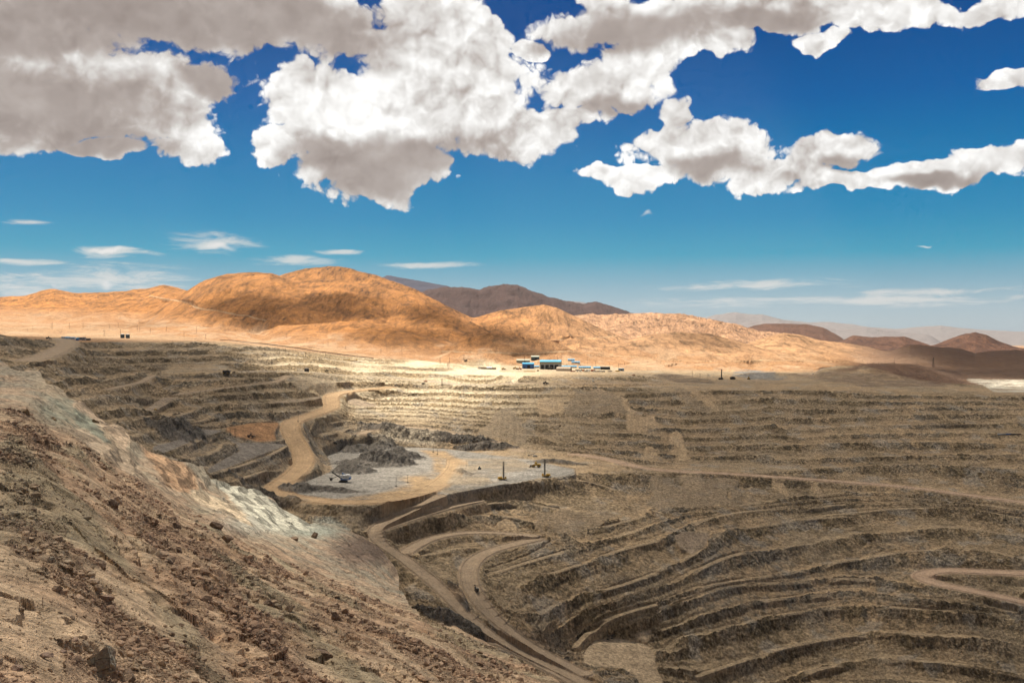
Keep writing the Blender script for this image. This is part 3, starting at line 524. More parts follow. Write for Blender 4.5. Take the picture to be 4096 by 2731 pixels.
def hills(lD, X, Y, zb, detail=True):
    best = np.zeros(lD.shape, np.float32); hid = np.zeros(lD.shape, np.int8)
    warp = (fbm(X / 900, Y / 900, 3, 5) * 160).astype(np.float32) if detail else np.zeros(lD.shape, np.float32)
    for k, (tint, Dr, wf, wb, rough, pts) in enumerate(HILLS):
        P = np.array(src('F', pts)); us = P[:, 0]
        zr = np.interp(u_ax, us, -(P[:, 1] - CY) / FPX * Dr)
        ia = np.array([np.interp(math.log(Dr), bl, r) for r in BASEC]) * Dr / 100
        e = sstep(u_ax, us[0] - 60, us[0] + 40) * (1 - sstep(u_ax, us[-1] - 40, us[-1] + 60))
        h = np.maximum(zr - ia, 0) * e
        if h.max() <= 0: continue
        h = np.broadcast_to(h[:, None], lD.shape)
        M = (h > 0) & (Y > Dr - wf * 1.15 - 160) & (Y < Dr + wb * 1.15 + 160)
        x, y, hm = X[M], Y[M], h[M]
        dd = y - Dr + warp[M] * min(1.0, wf / 1500)
        t = np.where(dd < 0, -dd / wf, dd / wb)
        if detail:
            g = ridged(x / (wf * .32), y / (wf * .75), 4, 30 + k, 0.55)
            g2 = ridged(x / (wf * .07), y / (wf * .35), 3, 90 + k, 0.55)
            t = t * (1 + (0.34 * g + 0.035 * g2) * np.clip(t * 3, 0, 1))
        t = np.clip(t, 0, 1)
        hh = hm * ((1 - t) ** 1.2 * (1 + 0.30 * t))
        if detail:
            n = ridged(x / (wf * .10), y / (wf * .16), 6, 60 + k, 0.6)
            n8 = ridged(x / (wf * .035), y / (wf * .05), 4, 160 + k, 0.6)
            crest = 0.35 + 0.65 * sstep(fbm(x / 500, y / 500, 3, 170 + k) + (1 - t) * 0.6, 0.25, 0.6) if rough < 1.1 else 1.0
            hh = hh + (n * 0.0085 + n8 * 0.003) * rough * wf * crest * np.clip(hh / (wf * .05), 0, 1)
        b0 = best[M]; kk = 0.012 * wf
        hm_ = hid[M]; hm_[hh > b0] = k + 1; hid[M] = hm_
        mx = np.maximum(b0, hh); dlt = np.clip(1 - np.abs(b0 - hh) / (kk * 2), 0, 1)
        best[M] = np.where((b0 > 0) & (hh > 0), mx + dlt * dlt * kk * .5, mx)
    return best, hid

def compose(lD, detail=True):
    D = np.exp(lD); Y = D.astype(np.float32); X = (s_ax[:, None] * D).astype(np.float32)
    zp, L = pit_zL(lD); zb = base_z(lD); zn = near_z(lD)
    ltop = np.array([np.interp(VTOP[i], pv, PITC[i]) for i in range(NC)])
    w = sstep(lD, ltop[:, None] - 0.004, ltop[:, None] + 0.05)
    hh, hid = hills(lD, X, Y, zb, detail)
    ground = zp * (1 - w) + zb * w
    return X, Y, zp, L, zb, zn, w, hh, hid, ground

# row distribution: equal steps of picture height plus some of distance
lD0 = np.tile(np.linspace(math.log(42), math.log(48000), 900), (NC, 1))
X, Y, zp, L, zb, zn, w, hh, hid, ground = compose(lD0, False)
z0 = np.maximum(ground + hh * (lD0 > math.log(2300)), zn)
q = -z0 / Y
dq = np.abs(np.diff(q, axis=1)); vis = np.minimum.accumulate(q, axis=1)
seen = q[:, 1:] <= vis[:, 1:] + 0.004
inn = (lD0[:, 1:] > math.log(880)) & (lD0[:, 1:] < math.log(2400))
far = lD0[:, 1:] > math.log(2400)
wgt = np.diff(lD0, axis=1) * np.where(inn, 0.16, np.where(far, 0.05, 0.035)) + np.minimum(dq, 0.01) * np.where(seen, 1.0, 0.3)
wgt += np.diff(lD0, axis=1) * 0.02
ker = np.hanning(41); ker /= ker.sum()
wgt = np.apply_along_axis(lambda c: np.convolve(np.pad(c, 20, mode='edge'), ker, 'valid'), 0, wgt)
cum = np.concatenate([np.zeros((NC, 1)), np.cumsum(wgt, axis=1)], axis=1); cum /= cum[:, -1:]
lD = np.array([np.interp(np.linspace(0, 1, NR), cum[i], lD0[i]) for i in range(NC)])
X, Y, zp, L, zb, zn, w, hh, hid, ground = compose(lD, True)
print('layers', round(time.time() - T0, 1))

def worldgrad(F):
    """|gradient| of a grid field in world metres"""
    dlD = np.gradient(lD, axis=1); ds = s_ax[1] - s_ax[0]
    FlD = np.gradient(F, axis=1) / dlD
    Fs = (np.gradient(F, axis=0) - FlD * np.gradient(lD, axis=0)) / ds
    Fy = (FlD - s_ax[:, None] * Fs) / Y
    Fx = Fs / Y
    return Fx, Fy
# ---- benches in the pit
gx, gy = worldgrad(zp); gz = np.hypot(gx, gy)
Lx, Ly = worldgrad(L); gl = np.hypot(Lx, Ly) + 1e-5
H = np.clip(gz / gl, 2.0, 19.0)
for _ in range(8):
    Hp = np.pad(H, 1, mode='edge'); H = (Hp[:-2, 1:-1] + Hp[2:, 1:-1] + Hp[1:-1, :-2] + Hp[1:-1, 2:]) / 4
steep = sstep(gz, 0.045, 0.11)
Ln = L + 0.13 * fbm(X / 70, Y / 70, 3, 11) + 0.06 * fbm(X / 16, Y / 16, 3, 12)
f = Ln - np.floor(Ln)
fw = np.clip(0.52 + 0.28 * fbm(X / 120, Y / 120, 2, 13), 0.30, 0.85)
f1 = fw * 0.55
ft = np.clip(fw * 1.45, 0.55, 0.86)
drop = np.where(f < f1, 0.60 * f / f1, np.where(f < ft, 0.60 + 0.36 * (f - f1) / (ft - f1), 0.96 + 0.04 * (f - ft) / (1 - ft)))
U0_ = CX + FPX * X / Y; V0_ = CY - FPX * zp / Y
def soft(mask, n):
    m = mask.astype(np.float32)
    for _ in range(n):
        p = np.pad(m, 1, mode='edge'); m = (p[:-2, 1:-1] + p[2:, 1:-1] + p[1:-1, :-2] + p[1:-1, 2:] + m) / 5
    return m
def inpoly(px, py, poly):
    c = np.zeros(px.shape, bool); n = len(poly)
    for a in range(n):
        x1, y1 = poly[a][:2]; x2, y2 = poly[(a + 1) % n][:2]
        if y1 == y2: continue
        c ^= ((y1 > py) != (y2 > py)) & (px < (x2 - x1) * (py - y1) / (y2 - y1) + x1)
    return c
wob = 14 * fbm(X / 60, Y / 60, 3, 16)
scree = []
for c_, group in SCREE:
    mk = np.zeros(X.shape, bool)
    for crop, poly in group:
        P_ = src(crop, poly); us_ = [p[0] for p in P_]
        i0, i1 = np.searchsorted(u_ax, [min(us_) - 20, max(us_) + 20])
        if i1 > i0: mk[i0:i1] |= inpoly(U0_[i0:i1] + wob[i0:i1], V0_[i0:i1] + wob[i0:i1] * .4, P_) & (Y[i0:i1] > 880) & (Y[i0:i1] < 3000)
    mk = soft(mk, 16); scree.append(sstep(mk + 0.55 * ridged(U0_ / 30, Y / 500, 3, 17) + 0.9 * fbm(X / 35, Y / 50, 3, 18), 0.42, 0.85) * (mk > 0.02))
screeall = np.clip(scree[0] + scree[1], 0, 1)
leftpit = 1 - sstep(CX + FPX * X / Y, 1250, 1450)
strength = np.clip(1.0 + 1.0 * fbm(X / 150, Y / 150, 3, 14) + 0.6 * leftpit, 0.4, 1.0) * steep * (1 - 0.85 * screeall)
corr = H * (1 + 0.35 * leftpit) * (f - drop) * strength
fsoft = f + 0.10 * fbm(X / 13, Y / 13, 3, 15)
face = (1 - 0.55 * sstep(fsoft, f1 * .8, f1 + 0.12) - 0.45 * sstep(fsoft, ft - .1, ft + .08)) * strength * steep          # 1 on bench faces
# rock texture on the faces, dust and gravel on the berms
rk = ridged(X / 26, Y / 26, 5, 21, 0.62) ; rk2 = fbm(X / 7, Y / 7, 4, 22, 0.6)
rk3 = ridged(X / 11, Y / 11, 4, 23, 0.6)
zp2 = zp + corr + face * (rk * 2.9 + rk2 * 1.6 + rk3 * 1.6) + (1 - face) * steep * rk2 * 0.5 + rk2 * 0.12
pitmask = 1 - w

# ---- haul roads and pads
def inv_ground(u, v, zarr):
    i = int(round((u - u_ax[0]) / (u_ax[1] - u_ax[0]))); i = min(max(i, 0), NC - 1)
    qq = CY - FPX * zarr[i] / Y[i]; m = np.where(qq <= v)[0]
    # v falls with distance: first row whose sight line is above v
    j = m[0] if len(m) else NR - 1
    if j > 0 and qq[j - 1] != qq[j]:
        t = (qq[j - 1] - v) / (qq[j - 1] - qq[j]); t = min(max(t, 0), 1)
    else: t = 1
    D = Y[i, j - 1] * (1 - t) + Y[i, j] * t; z = zarr[i, j - 1] * (1 - t) + zarr[i, j] * t
    return ((u - CX) / FPX * D, float(D), float(z))
road = np.zeros(X.shape, np.float32); lat = np.zeros(X.shape, np.float32); rkind = np.zeros(X.shape, np.int8)
RK = {'sand': 1, 'pale': 2, 'dust': 3, 'road': 4, 'hillroad': 5, 'ledge': 6}
LEDGES = [(crop, 2.6 if n < 15 else 3.3, [(p[0], p[1] - 0.8) for p in pts], 'ledge') for n, crop, pts in BENCH if n >= 1]
ROADS = LEDGES + ROADS
ground0 = ground + hh
pitbase = ground.copy()
newz = np.where(pitmask > 0, zp2 * pitmask + zb * w, zb) + hh
# small scale desert relief
dr = ridged(X / 60, Y / 90, 5, 41, 0.55) * w * np.clip(Y / 3000, 0, 3)
fold = fbm(X / 260, Y / 330, 4, 43, 0.5) * sstep(w, 0.6, 1.0) * np.exp(-((lD - math.log(3300)) / 0.28) ** 2)
newz += dr * 1.2 + fold * 16
for crop, hw, pts, kind in ROADS:
    P = src(crop, pts)
    ref = ground0 if kind == 'hillroad' else pitbase
    W = np.array([inv_ground(p[0], p[1], ref) for p in P])
    # densify with smooth z
    seg = np.hypot(np.diff(W[:, 0]), np.diff(W[:, 1])); cs = np.concatenate([[0], np.cumsum(seg)])
    t = np.linspace(0, cs[-1], max(2, int(cs[-1] / 12)))
    ctr = np.stack([np.interp(t, cs, W[:, c]) for c in range(3)], 1)
    ker = np.ones(7) / 7
    for c in range(3): ctr[:, c] = np.convolve(np.pad(ctr[:, c], 3, mode='edge'), ker, 'valid')
    R = hw * (2.6 if kind != 'ledge' else 1.5)
    dmin = {}
    DI = np.full(X.shape, 1e9, np.float32); ZR = np.zeros(X.shape, np.float32); SG = np.zeros(X.shape, np.float32)
    bi0, bi1, bj0, bj1 = NC, 0, NR, 0
    for a, b in zip(ctr[:-1], ctr[1:]):
        smin, smax = min(a[0] / a[1], b[0] / b[1]), max(a[0] / a[1], b[0] / b[1])
        pad = R / min(a[1], b[1])
        i0 = max(0, int((smin - pad + SMAX) / (2 * SMAX) * (NC - 1))); i1 = min(NC, int((smax + pad + SMAX) / (2 * SMAX) * (NC - 1)) + 2)
        if i0 >= i1: continue
        ylo, yhi = min(a[1], b[1]) - R, max(a[1], b[1]) + R
        j0 = min(int(np.searchsorted(Y[i], ylo)) for i in (i0, i1 - 1)) - 12; j1 = max(int(np.searchsorted(Y[i], yhi)) for i in (i0, i1 - 1)) + 12
        j0 = max(0, j0); j1 = min(NR, j1)
        bi0, bi1, bj0, bj1 = min(bi0, i0), max(bi1, i1), min(bj0, j0), max(bj1, j1)
        xs = X[i0:i1, j0:j1]; ys = Y[i0:i1, j0:j1]
        d = b[:2] - a[:2]; n2 = max((d ** 2).sum(), 1e-6)
        tt = np.clip(((xs - a[0]) * d[0] + (ys - a[1]) * d[1]) / n2, 0, 1)
        ex, ey = xs - a[0] - tt * d[0], ys - a[1] - tt * d[1]
        dist = np.hypot(ex, ey)
        cur = DI[i0:i1, j0:j1]; up = dist < cur
        cur[up] = dist[up]
        ZR[i0:i1, j0:j1][up] = (a[2] + tt * (b[2] - a[2]))[up]
        SG[i0:i1, j0:j1][up] = np.sign(ex * d[1] - ey * d[0])[up]
    if bi0 >= bi1: continue
    W_ = (slice(bi0, bi1), slice(bj0, bj1))
    di = DI[W_]
    m = 1 - sstep(di, hw, R if kind != 'hillroad' else hw * 1.8)
    if kind == 'ledge': m = m * 0.93 * np.clip(0.55 + 2.2 * fbm(X[W_] / 70, Y[W_] / 70, 2, 19), 0.0, 1.0)
    berm = 1.3 * np.exp(-((di - hw * 1.08) / (hw * 0.10)) ** 2) * (kind not in ('hillroad', 'ledge'))
    up = m > road[W_]
    newz[W_] = np.where(up, newz[W_] + (ZR[W_] + berm - newz[W_]) * m, newz[W_])
    road[W_] = np.where(up, m, road[W_]); lat[W_] = np.where(up, di * SG[W_] / hw, lat[W_]); rkind[W_] = np.where(up, RK[kind], rkind[W_])
onroad = sstep(road, 0.75, 0.97)
cutz = sstep(road, 0.02, 0.2) * (1 - sstep(road, 0.6, 0.9)) * (rkind != 5) * (rkind != 6)
newz = newz + cutz * (rk2 * 1.2 + rk3 * 1.3)
print('roads', round(time.time() - T0, 1))

# flat floors and pads: (crop, elevation, tint, polygon)
PADS = [
    ('c8', -190, 'grey', [(660, 470), (800, 440), (950, 430), (1150, 455), (1500, 500), (1950, 550), (2050, 560), (2352, 640), (2352, 700), (2100, 690), (1900, 740), (1780, 800), (1500, 800), (1300, 860), (1000, 880), (600, 860), (420, 830), (380, 790), (430, 740), (560, 690), (720, 640), (700, 540)]),
    ('m4', None, 'orange', [(1420, 610), (1700, 565), (1940, 555), (1880, 640), (1890, 735), (1720, 745), (1620, 715), (1500, 690), (1440, 650)]),
    ('m4', None, 'greyfloor', [(1500, 750), (1880, 745), (2000, 760), (1700, 900), (1250, 1045), (1240, 990), (1450, 880), (1560, 830)]),
    ('m4', None, 'greyfloor', [(740, 780), (1100, 690), (1180, 620), (1380, 620), (1380, 645), (1060, 765), (830, 850), (720, 810)]),
    ('m4', None, 'palefloor', [(640, 440), (840, 325), (980, 322), (740, 468)]),
    ('m4', None, 'palefloor', [(1800, 370), (2300, 310), (2330, 345), (1900, 385)]),
    ('m1', -345, 'tan', [(1640, 1380), (1650, 1290), (1750, 1200), (1950, 1150), (2200, 1190), (2280, 1290), (2290, 1430), (2352, 1568), (2352, 1700), (2200, 1650), (2100, 1480), (1960, 1420), (1740, 1410)]),
    ('m1', -345, 'tan', [(2080, 1130), (2230, 1072), (2235, 1180), (2190, 1200)]),
    ('m2', None, 'palefloor', [(290, 700), (420, 670), (700, 690), (680, 760), (640, 850), (490, 935), (350, 850), (300, 760)]),
    ('c8', None, 'palefloor', [(830, 140), (960, 180), (1040, 210), (930, 215), (820, 190)]),
    ('c3', -75, 'yard', [(0, 985), (400, 990), (900, 1000), (1050, 1015), (1000, 1036), (0, 1040)]),
]
STAINS = [('c8', (0.37, 0.255, 0.145), 14, [(650, 845), (1000, 800), (1250, 730), (1150, 700), (1400, 640), (1400, 560), (1300, 500), (1480, 510), (1600, 580), (1570, 680), (1400, 780), (1000, 870)]),
          ('c8', (0.30, 0.24, 0.17), 10, [(1600, 560), (1950, 560), (2100, 620), (1800, 720), (1600, 800), (1450, 790)]),
          ('c8', (0.33, 0.30, 0.26), 6, [(1780, 660), (2050, 640), (2100, 665), (1850, 700), (1780, 720)]),
          ('c8', (0.36, 0.30, 0.22), 12, [(920, 440), (1100, 350), (1500, 380), (1400, 470), (1200, 450), (1000, 440)]),
          ('m1', (0.30, 0.215, 0.14), 8, [(420, 680), (560, 720), (640, 815), (560, 820), (430, 760)]),
          ('m1', (0.30, 0.22, 0.15), 8, [(1050, 1080), (1200, 1110), (1340, 1270), (1250, 1240), (1080, 1150)]),
          ('c8', (0.30, 0.22, 0.14), 8, [(330, 815), (560, 830), (700, 940), (640, 1000), (480, 900)]),
          ('c4', (0.125, 0.072, 0.046), 5, [(640, 1030), (850, 1008), (1000, 955), (1150, 950), (1300, 962), (1450, 988), (1600, 1050), (1800, 1110), (1880, 1135), (1600, 1160), (1400, 1100), (1200, 1060), (900, 1040)]),
          ('c4', (0.21, 0.15, 0.10), 5, [(290, 1060), (640, 1030), (1200, 1060), (1700, 1165), (1000, 1170), (500, 1095)]),
          ('c4', (0.20, 0.185, 0.16), 3, [(0, 1035), (200, 1060), (330, 1090), (250, 1115), (0, 1110)]),
          ('c3', (0.20, 0.185, 0.165), 3, [(2000, 1040), (2100, 1020), (2352, 1040), (2352, 1112), (2150, 1100), (1980, 1075)]),
          ('c3', (0.17, 0.125, 0.085), 3, [(1300, 1065), (1400, 1050), (1500, 1060), (1800, 1110), (1850, 1140), (1500, 1130)]),
          ('c4', (0.52, 0.47, 0.38), 2, [(1850, 1105), (2400, 1110), (2400, 1220), (2080, 1212), (1990, 1150), (1880, 1130)]),
          ('c8', (0.34, 0.335, 0.28), 6, [(560, 960), (700, 950), (850, 1040), (700, 1060)])]
PTINT = {'grey': (0.275, 0.25, 0.215), 'orange': (0.34, 0.185, 0.09), 'greyfloor': (0.205, 0.175, 0.145), 'palefloor': (0.31, 0.235, 0.165), 'tan': (0.42, 0.315, 0.205), 'yard': (0.42, 0.33, 0.22)}
def inpoly(px, py, poly):
    c = np.zeros(px.shape, bool); n = len(poly)
    for a in range(n):
        x1, y1 = poly[a][:2]; x2, y2 = poly[(a + 1) % n][:2]
        if y1 == y2: continue
        c ^= ((y1 > py) != (y2 > py)) & (px < (x2 - x1) * (py - y1) / (y2 - y1) + x1)
    return c
U = CX + FPX * X / Y
Vb = CY - FPX * pitbase / Y           # sight line of the smooth surveyed surface
def soft(mask, n):
    m = mask.astype(np.float32)
    for _ in range(n):
        p = np.pad(m, 1, mode='edge'); m = (p[:-2, 1:-1] + p[2:, 1:-1] + p[1:-1, :-2] + p[1:-1, 2:] + m) / 5
    return m
padid = np.zeros(X.shape, np.int8); padm = np.zeros(X.shape, np.float32)
for k, (crop, ze, tint_key, poly) in enumerate(PADS):
    P = src(crop, poly)
    inside = inpoly(U, Vb, P) & (Y > 880) & (Y < 3000) & (zn < ground + 1)
    if not inside.any(): continue
    m = soft(inside, 10 if tint_key in ('grey', 'tan') else 4)
    A_ = np.stack([X[inside], Y[inside], np.ones(inside.sum())], 1)
    cf = np.linalg.lstsq(A_.astype(float), ground0[inside].astype(float), rcond=None)[0]
    pl = (X * cf[0] + Y * cf[1] + cf[2]).astype(np.float32)
    tgt = pl if tint_key in ('grey', 'tan', 'yard') else pl + np.clip(ground0 - pl, -6, 6) * 0.35
    newz = np.where(m > 0, newz + (tgt + rk2 * 0.25 - newz) * sstep(m, 0.1, 0.6) * (1 - onroad * 0.7 * (rkind != 6)), newz)
    padid = np.where(m > 0.3, k + 1, padid); padm = np.maximum(padm, m)

# heaps of broken rock on the floors: (F u, v, half length, half width, height, yaw)
HEAPS = [('c8', 1180, 560, 40, 26, 13, 0.2), ('c8', 1080, 595, 46, 26, 10, 0), ('c8', 900, 510, 34, 34, 9, 0), ('c8', 1060, 480, 26, 30, 12, 0.1), ('c8', 1000, 555, 60, 40, 7, 0),
         ('c8', 850, 650, 34, 22, 9, 0.1), ('c8', 590, 775, 45, 13, 5, 0.05), ('c8', 800, 780, 30, 10, 3, -0.1), ('c8', 500, 775, 26, 12, 5, 0), ('c8', 1150, 380, 70, 26, 9, -0.05), ('c8', 1450, 430, 110, 16, 10, -0.12),
         ('c8', 1750, 490, 60, 14, 9, -0.15), ('c8', 1585, 650, 8, 40, 4, 0.5), ('m4', 900, 640, 30, 40, 9, 0), ('m4', 1040, 640, 26, 40, 8, 0), ('m1', 530, 770, 6, 26, 4, 0.5),
         ('m1', 480, 1030, 40, 10, 6, 0),  ('c8', 300, 830, 50, 10, 6, 0), ('c8', 2230, 590, 50, 12, 5, 0)]
heapm = np.zeros(X.shape, np.float32)
for crop, hu, hv, ha, hb, hz, yaw in HEAPS:
    (p,) = src(crop, [(hu, hv)])
    cx, cy, cz = inv_ground(p[0], p[1], np.where(np.isfinite(newz), newz, 0))
    c, s_ = math.cos(yaw), math.sin(yaw)
    dx, dy = X - cx, Y - cy
    r = np.hypot((dx * c + dy * s_) / ha, (-dx * s_ + dy * c) / hb) + fbm(X / 14, Y / 14, 3, 71) * 0.35
    hgt = np.clip(1 - r, 0, 1) ** 0.85
    bump = hz * 1.5 * hgt + (hgt > 0) * (ridged(X / 6, Y / 6, 3, 72) * 0.9)
    newz = np.where((hgt > 0), newz + bump, newz); heapm = np.maximum(heapm, sstep(hgt, 0, .15))

# ---- near slope detail
lvl = zn / 13.0
slx = 0.436 * X + 0.251 * Y
farn = 1 - 0.35 * sstep(Y, 380, 600)
wn = fbm(X / 60, Y / 60, 4, 81) * 0.9 * (0.4 + 0.6 * farn) + fbm(X / 14, Y / 14, 3, 82) * 0.16 * farn
Ln2 = -lvl + wn
f2 = Ln2 - np.floor(Ln2)
fw2 = np.clip(0.45 + 0.5 * fbm(X / 40, Y / 40, 2, 83), 0.12, 0.9)
st2 = np.clip(0.55 + 1.6 * fbm(X / 45, Y / 45, 3, 84), 0.0, 1.0)
near_face = (1 - sstep(f2, fw2 * .8, fw2 * 1.1)) * np.clip(st2 + 0.6 * sstep(Y, 420, 560), 0, 1)
sc = np.clip(Y / 400, 0.12, 1.0)
aly = 0.251 * X - 0.436 * Y
rub = sstep(fbm(slx / 11 + 0.8 * fbm(X / 40, Y / 40, 2, 93), aly / 60, 4, 85) + 0.25 * fbm(X / 5, Y / 5, 2, 94), -0.05, 0.28)          # rubble fields
zn2 = zn + 13 * (f2 - np.minimum(1, f2 / fw2)) * np.clip(st2 + sstep(Y, 420, 560), 0, 1) * (0.42 - 0.12 * sstep(Y, 420, 560)) * np.clip(Y / 220, 0.25, 1)
zn2 = zn2 + ridged(X / 17, Y / 17, 5, 86, 0.55) * 2.0 * (0.3 + near_face) * np.clip(Y / 250, 0.3, 1) * (1 - 0.55 * sstep(Y, 420, 620))
zn2 = zn2 + rub * (ridged(X / 2.6, Y / 2.6, 3, 87, 0.6) * 0.50) * np.clip(300 / Y, 0.3, 1) + fbm(X / 1.1, Y / 1.1, 3, 88, 0.6) * 0.10 * (0.4 + rub) * (Y < 500)
zn2 = zn2 + ridged(X / 6, Y / 6, 4, 91, 0.62) * 0.75 * np.clip(Y / 160, 0.35, 1) * (0.35 + rub) * (1 - 0.55 * sstep(Y, 420, 620))
# sharp steps facing the pit (remnants of berms), broken by noise
stp = Ln2 * 3.3 + fbm(X / 9, Y / 9, 4, 89) * 0.8
fs = stp - np.floor(stp)
zn2 = zn2 - sstep(fs, 0.0, 0.08) * (1 - fs) * np.clip(fbm(X / 20, Y / 20, 3, 90) * 5, 0, 1) * 2.6 * np.clip(Y / 200, 0.3, 1) * (1 - sstep(Y, 380, 560))
silw = np.array([np.interp(SILC[i], nv, NEARC[i]) for i in range(NC)])[:, None]
isnear = (zn2 > newz) & (lD < silw + 0.25) & (Y < 1300)
Z = np.where(isnear, zn2, newz).astype(np.float32)
print('terrain', round(time.time() - T0, 1))

# ------------------------------------------------------------------ albedo tint and masks per vertex
V = CY - FPX * Z / Y
def C(c): return np.array(c, np.float32)
tint = np.empty(X.shape + (3,), np.float32)
n1 = fbm(X / 180, Y / 180, 4, 101)[..., None]; n2 = fbm(X / 60, Y / 60, 4, 102)[..., None]; n3 = fbm(X / 20, Y / 20, 4, 103)[..., None]
def blend(a, b, t): return a + (b - a) * np.clip(t, 0, 1)
rock = blend(C((0.100, 0.074, 0.045)), C((0.160, 0.105, 0.055)), 0.5 + n2 * 1.6)       # bench rock: grey-brown to ochre
rock = blend(rock, C((0.102, 0.086, 0.066)), sstep(n1 + 0.25 * n3, 0.02, 0.32) * 0.8)
rock = blend(rock, C((0.185, 0.135, 0.075)), sstep(fbm(X / 34, Y / 34, 4, 107), 0.08, 0.3)[..., None] * 0.7)          # blue-grey rock zones
dust = blend(C((0.255, 0.190, 0.118)), C((0.32, 0.225, 0.132)), 0.5 + n1 * 1.5)
n4 = (fbm(X / 3.6, Y / 3.6, 3, 108, 0.65) * (1 - 0.4 * sstep(Y, 1300, 1800)))[..., None]; n5 = ridged(X / 5, Y / 16, 3, 109)[..., None]
dust = dust * (1 + 0.20 * (sstep(f, 0.82, 0.96) * steep)[..., None] + 0.25 * n3 + 0.25 * n4)
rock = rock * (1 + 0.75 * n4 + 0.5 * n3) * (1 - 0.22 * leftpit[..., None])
rock = blend(rock, C((0.27, 0.205, 0.13)), sstep(n5 + 0.6 * n2, 0.26, 0.46) * 0.7)
fmask = np.clip(face * 1.15 - 0.12 + (fbm(X / 8, Y / 8, 4, 104, 0.6) * 0.9 + rk * 0.3) * steep * (1 - 0.45 * sstep(Y, 1400, 1900)), 0, 1)[..., None]
talus = sstep(fbm(X / 30, Y / 90, 4, 105), 0.10, 0.30)[..., None]
pitc = blend(dust, rock, fmask * (1 - 0.7 * talus))
palec = np.clip(np.exp(-(((U - 1680) / 470) ** 4 + ((V - 1540) / 135) ** 4)) * 1.2 + np.exp(-(((U - 1250) / 260) ** 2 + ((V - 1450) / 45) ** 2)), 0, 1)[..., None]  # pale rock tint, also brightening the sunlit patch through its colour
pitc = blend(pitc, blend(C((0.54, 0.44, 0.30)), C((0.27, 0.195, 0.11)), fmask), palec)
light_ash = sstep(fbm(X / 45, Y / 45, 4, 106), 0.22, 0.42)[..., None]
pitc = blend(pitc, C((0.27, 0.235, 0.19)), light_ash * 0.5)
stk = ridged(U0_ / 26 + 0.25 * n2[..., 0], Y / 420, 4, 126, 0.6)[..., None]
for (c_, _g), m_ in zip(SCREE, scree):
    pitc = blend(pitc, C(c_) * (1 + 0.5 * n4 + 0.55 * stk), m_[..., None] * 0.72)
# blue-grey ore in the left and middle pit
ore = np.exp(-(((U - 1100) / 520) ** 2 + ((V - 1800) / 130) ** 2))[..., None] + 0.7 * np.exp(-(((U - 3100) / 500) ** 2 + ((V - 2350) / 200) ** 2))[..., None]
pitc = blend(pitc, C((0.155, 0.143, 0.125)), np.clip(ore * 0.5 + n2 * 0.5, 0, 0.55) * (0.3 + 0.7 * fmask))
fd = 1 - sstep(Y, 6500, 11000)[..., None]; rill = ridged(X / 45, Y / 260, 3, 123)[..., None] * fd; nf = fbm(X / 9, Y / 18, 3, 121)[..., None] * np.clip(Y / 3000, 1, 2)[..., None] * fd; ro = ridged(X / 130, Y / 200, 4, 122)[..., None]
des = np.empty_like(tint); des[:] = C((0.37, 0.20, 0.095))
des = blend(des, C((0.41, 0.26, 0.15)), sstep(n1 + n2 * 0.6, 0.0, 0.5))
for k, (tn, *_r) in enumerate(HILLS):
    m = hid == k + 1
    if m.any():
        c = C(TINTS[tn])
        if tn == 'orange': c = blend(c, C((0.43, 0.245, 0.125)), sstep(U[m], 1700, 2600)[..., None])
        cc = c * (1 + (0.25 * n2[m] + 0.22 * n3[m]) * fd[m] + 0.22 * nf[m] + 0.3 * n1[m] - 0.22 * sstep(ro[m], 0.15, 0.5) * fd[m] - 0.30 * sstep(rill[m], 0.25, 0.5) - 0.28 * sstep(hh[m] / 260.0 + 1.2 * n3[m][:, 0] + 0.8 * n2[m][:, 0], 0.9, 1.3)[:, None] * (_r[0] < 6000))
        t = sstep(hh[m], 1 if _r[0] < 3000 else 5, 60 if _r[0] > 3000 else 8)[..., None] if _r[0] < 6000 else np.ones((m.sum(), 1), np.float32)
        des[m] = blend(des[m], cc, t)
# pale dusty ground near the pit rim under the hills
pale = np.exp(-((lD - math.log(2750)) / 0.22) ** 2)[..., None] * (hid == 0)[..., None]
des = blend(des, C((0.36, 0.235, 0.135)), pale * 0.8)
cutp = sstep(fbm(X / 120, Y / 300, 4, 124), 0.08, 0.25)[..., None] * np.exp(-((lD - math.log(3200)) / 0.35) ** 2)[..., None]
des = blend(des, C((0.50, 0.36, 0.235)), cutp * 0.4 * (1 - sstep(hh, 20, 70))[..., None])
des = blend(des, C((0.24, 0.115, 0.06)), sstep(fbm(X / 50, Y / 110, 4, 125), 0.22, 0.36)[..., None] * fd * 0.2)
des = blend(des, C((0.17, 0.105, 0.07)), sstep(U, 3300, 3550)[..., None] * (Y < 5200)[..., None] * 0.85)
ww = sstep(w, 0.2, 0.8)[..., None]
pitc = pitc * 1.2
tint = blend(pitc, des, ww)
RC = {6: (0.335, 0.25, 0.16), 1: (0.40, 0.27, 0.155), 2: (0.40, 0.32, 0.235), 3: (0.33, 0.245, 0.165), 4: (0.43, 0.30, 0.205), 5: (0.44, 0.29, 0.165)}
for k, c in RC.items():
    m = (rkind == k)[..., None] * (sstep(road, 0.35, 0.85) if k == 6 else sstep(road, 0.78, 0.97))[..., None] * (0.75 if k == 6 else 1.0)
    tint = blend(tint, C(c) * (1 + 0.2 * n3), m)
for k, (crop, ze, tn, poly) in enumerate(PADS):
    m = ((padid == k + 1) * padm)[..., None] * (1 - onroad * (rkind != 0) * (rkind != 6))[..., None]
    tint = blend(tint, C(PTINT[tn]) * (1 + 0.35 * n3), m)
tint = blend(tint, C((0.125, 0.108, 0.090)) * (1 + 0.6 * n3), heapm[..., None] * 0.9)
